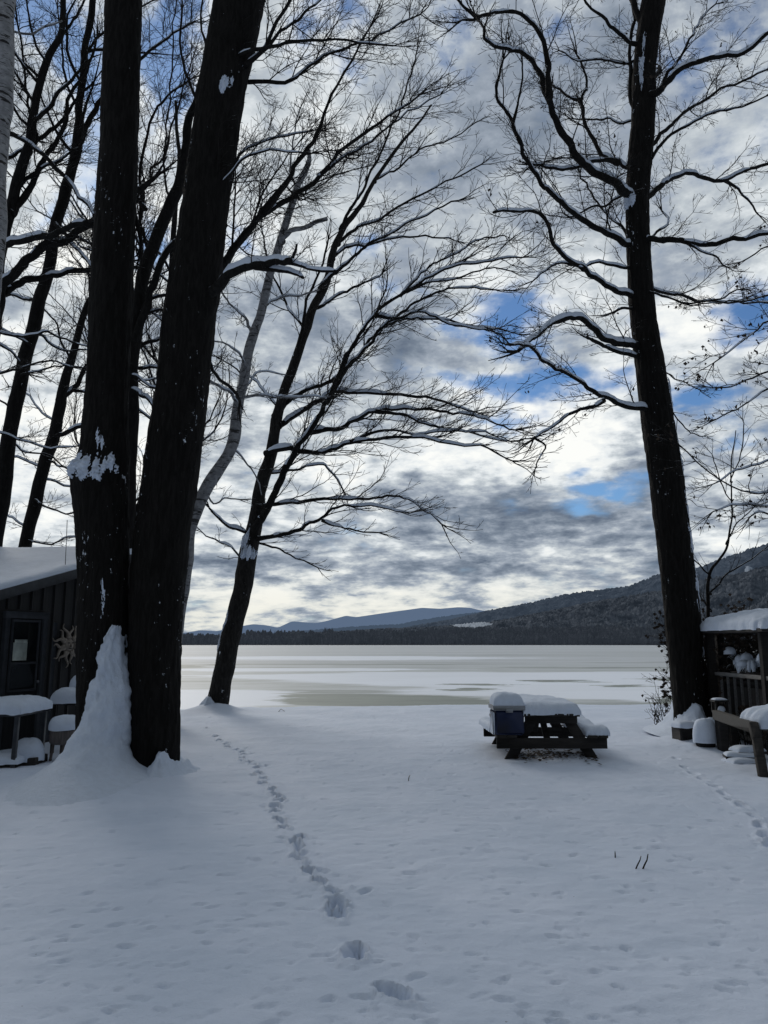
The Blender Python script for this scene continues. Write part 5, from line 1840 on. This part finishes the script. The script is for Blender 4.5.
dark = blobs([(70, 340, 110, 44, .30), (290, 350, 110, 50, .34), (480, 150, 120, 110, .22), (270, 568, 190, 20, .38), (390, 530, 50, 12, .16), (440, 548, 40, 10, .34), (500, 552, 36, 10, .3), (360, 575, 60, 10, .2), (560, 520, 60, 9, .22), (620, 560, 60, 8, .22), (700, 440, 60, 16, .18), (640, 130, 140, 110, .20), (620, 570, 130, 18, .24),
              (440, 350, 70, 20, .14), (210, 500, 80, 20, .05)])

n1 = n.noise(plane, 2.1, 9, 0.56, 0.2)
aev = n.comb(az, n.m('MULTIPLY', n.m('POWER', n.m('MAXIMUM', el, 0.001), 0.8), 1.9), 0.0)
n2 = n.noise(n.mapping(aev, (1, 1, 1), (3.7, 1.9, 0)), 9.5, 8, 0.58, 0.15)
n3 = n.noise(n.mapping(plane, (1, 1, 1), (9.7, 4.9, 2)), 1.8, 6, 0.58, 0.3)
n4 = n.noise(n.mapping(aev, (1, 1, 1), (5.3, 8.2, 1)), 26.0, 5, 0.6, 0.1)
dens = n.m('ADD', n.m('ADD', n.m('MULTIPLY', n1, 0.36), n.m('MULTIPLY', n2, 0.40)), n.m('MULTIPLY', n4, 0.24))
dens = n.m('ADD', n.m('MULTIPLY', n.m('SUBTRACT', dens, 0.5), 1.7), 0.5)
cov_in = n.m('SUBTRACT', n.m('ADD', dens, 0.17), n.m('MULTIPLY', blue, 1.72))
cov = n.ramp(cov_in, 0.18, 0.60)
# light and dark inside the cloud
tex = n.m('ADD', n.m('ADD', n.m('MULTIPLY', n.m('SUBTRACT', n2, 0.5), 1.6), n.m('MULTIPLY', n.m('SUBTRACT', n3, 0.5), 1.9)), n.m('MULTIPLY', n.m('SUBTRACT', n4, 0.5), 0.9))
tex = n.m('MULTIPLY', tex, n.ramp(el, 0.25, 0.60, 1.25, 0.7))
lum = n.m('ADD', n.m('ADD', 0.62, n.m('MULTIPLY', tex, 0.95)), n.m('SUBTRACT', n.m('MULTIPLY', bright, 0.75), n.m('MULTIPLY', dark, 0.62)))
edge = n.ramp(cov_in, 0.62, 0.45, 0.0, 0.14)
lum = n.m('ADD', lum, edge)
n5 = n.noise(n.mapping(aev, (1, 1.5, 1), (1.3, 5.2, 3)), 22.0, 7, 0.6, 0.2)
lum = n.m('ADD', lum, n.m('MULTIPLY', n.m('SUBTRACT', n5, 0.52), n.ramp(el, 0.12, 0.42, 1.45, 0.35)))
lum = n.ramp(lum, 0.0, 1.2, 0.0, 1.0, smooth=False)
cr = n.node('ShaderNodeValToRGB')
n.put(cr.inputs[0], lum)
els = cr.color_ramp.elements
els[0].position = 0.0; els[0].color = (0.12, 0.155, 0.215, 1)
els[1].position = 1.0; els[1].color = (0.98, 0.99, 0.96, 1)
for pos, col in ((0.20, (0.20, 0.245, 0.31)), (0.40, (0.34, 0.39, 0.46)), (0.58, (0.54, 0.59, 0.63)), (0.76, (0.80, 0.84, 0.86))):
    e = els.new(pos); e.color = (*col, 1)
ccol = cr.outputs[0]
# warm light low under the cloud deck
warm = n.ramp(el, 0.13, 0.02, 0.0, 0.6)
ccol = n.mix(n.m('MULTIPLY', warm, n.ramp(lum, 0.4, 0.75)), ccol, (0.82, 0.80, 0.68))
# the sky behind the viewer and to the sides is dull: the sun is ahead, behind the cloud
fwd = n.vm('DOT_PRODUCT', dirv, tuple(Vector((math.sin(SUN_AZ * .4), math.cos(SUN_AZ * .4), 0.35)).normalized()))
dim = n.ramp(fwd, -0.3, 0.75, 0.34, 1.0)
vs = n.node('ShaderNodeVectorMath', operation='SCALE')
n.put(vs.inputs[0], ccol); n.put(vs.inputs['Scale'], dim)
tint = n.node('ShaderNodeMix', data_type='RGBA', blend_type='MULTIPLY')
tint.inputs[0].default_value = 1.0
n.put(tint.inputs[6], sky.outputs[0]); n.put(tint.inputs[7], (0.60, 0.80, 1.0))
bg1 = n.node('ShaderNodeBackground'); n.put(bg1.inputs[0], tint.outputs[2]); bg1.inputs[1].default_value = 0.085
bg2 = n.node('ShaderNodeBackground'); n.put(bg2.inputs[0], vs.outputs[0]); bg2.inputs[1].default_value = 1.0
mx = n.node('ShaderNodeMixShader')
n.put(mx.inputs[0], cov); wt.links.new(bg1.outputs[0], mx.inputs[1]); wt.links.new(bg2.outputs[0], mx.inputs[2])
out = n.node('ShaderNodeOutputWorld')
wt.links.new(mx.outputs[0], out.inputs[0])
world.cycles.sampling_method = 'MANUAL'
world.cycles.sample_map_resolution = 512

sl = bpy.data.lights.new('sun', 'SUN')
sl.energy = 1.15
sl.angle = R(20)
sl.color = (1.0, 0.93, 0.84)
so = bpy.data.objects.new('sun', sl)
C.objects.link(so)
dv = Vector((math.sin(SUN_AZ) * math.cos(SUN_EL), math.cos(SUN_AZ) * math.cos(SUN_EL), math.sin(SUN_EL)))
so.rotation_euler = dv.to_track_quat('Z', 'Y').to_euler()

scene.view_settings.view_transform = 'Standard'
scene.view_settings.look = 'None'
scene.view_settings.exposure = 0
scene.view_settings.gamma = 1
print('faces', sum(len(o.data.polygons) for o in scene.objects if o.type == 'MESH'))
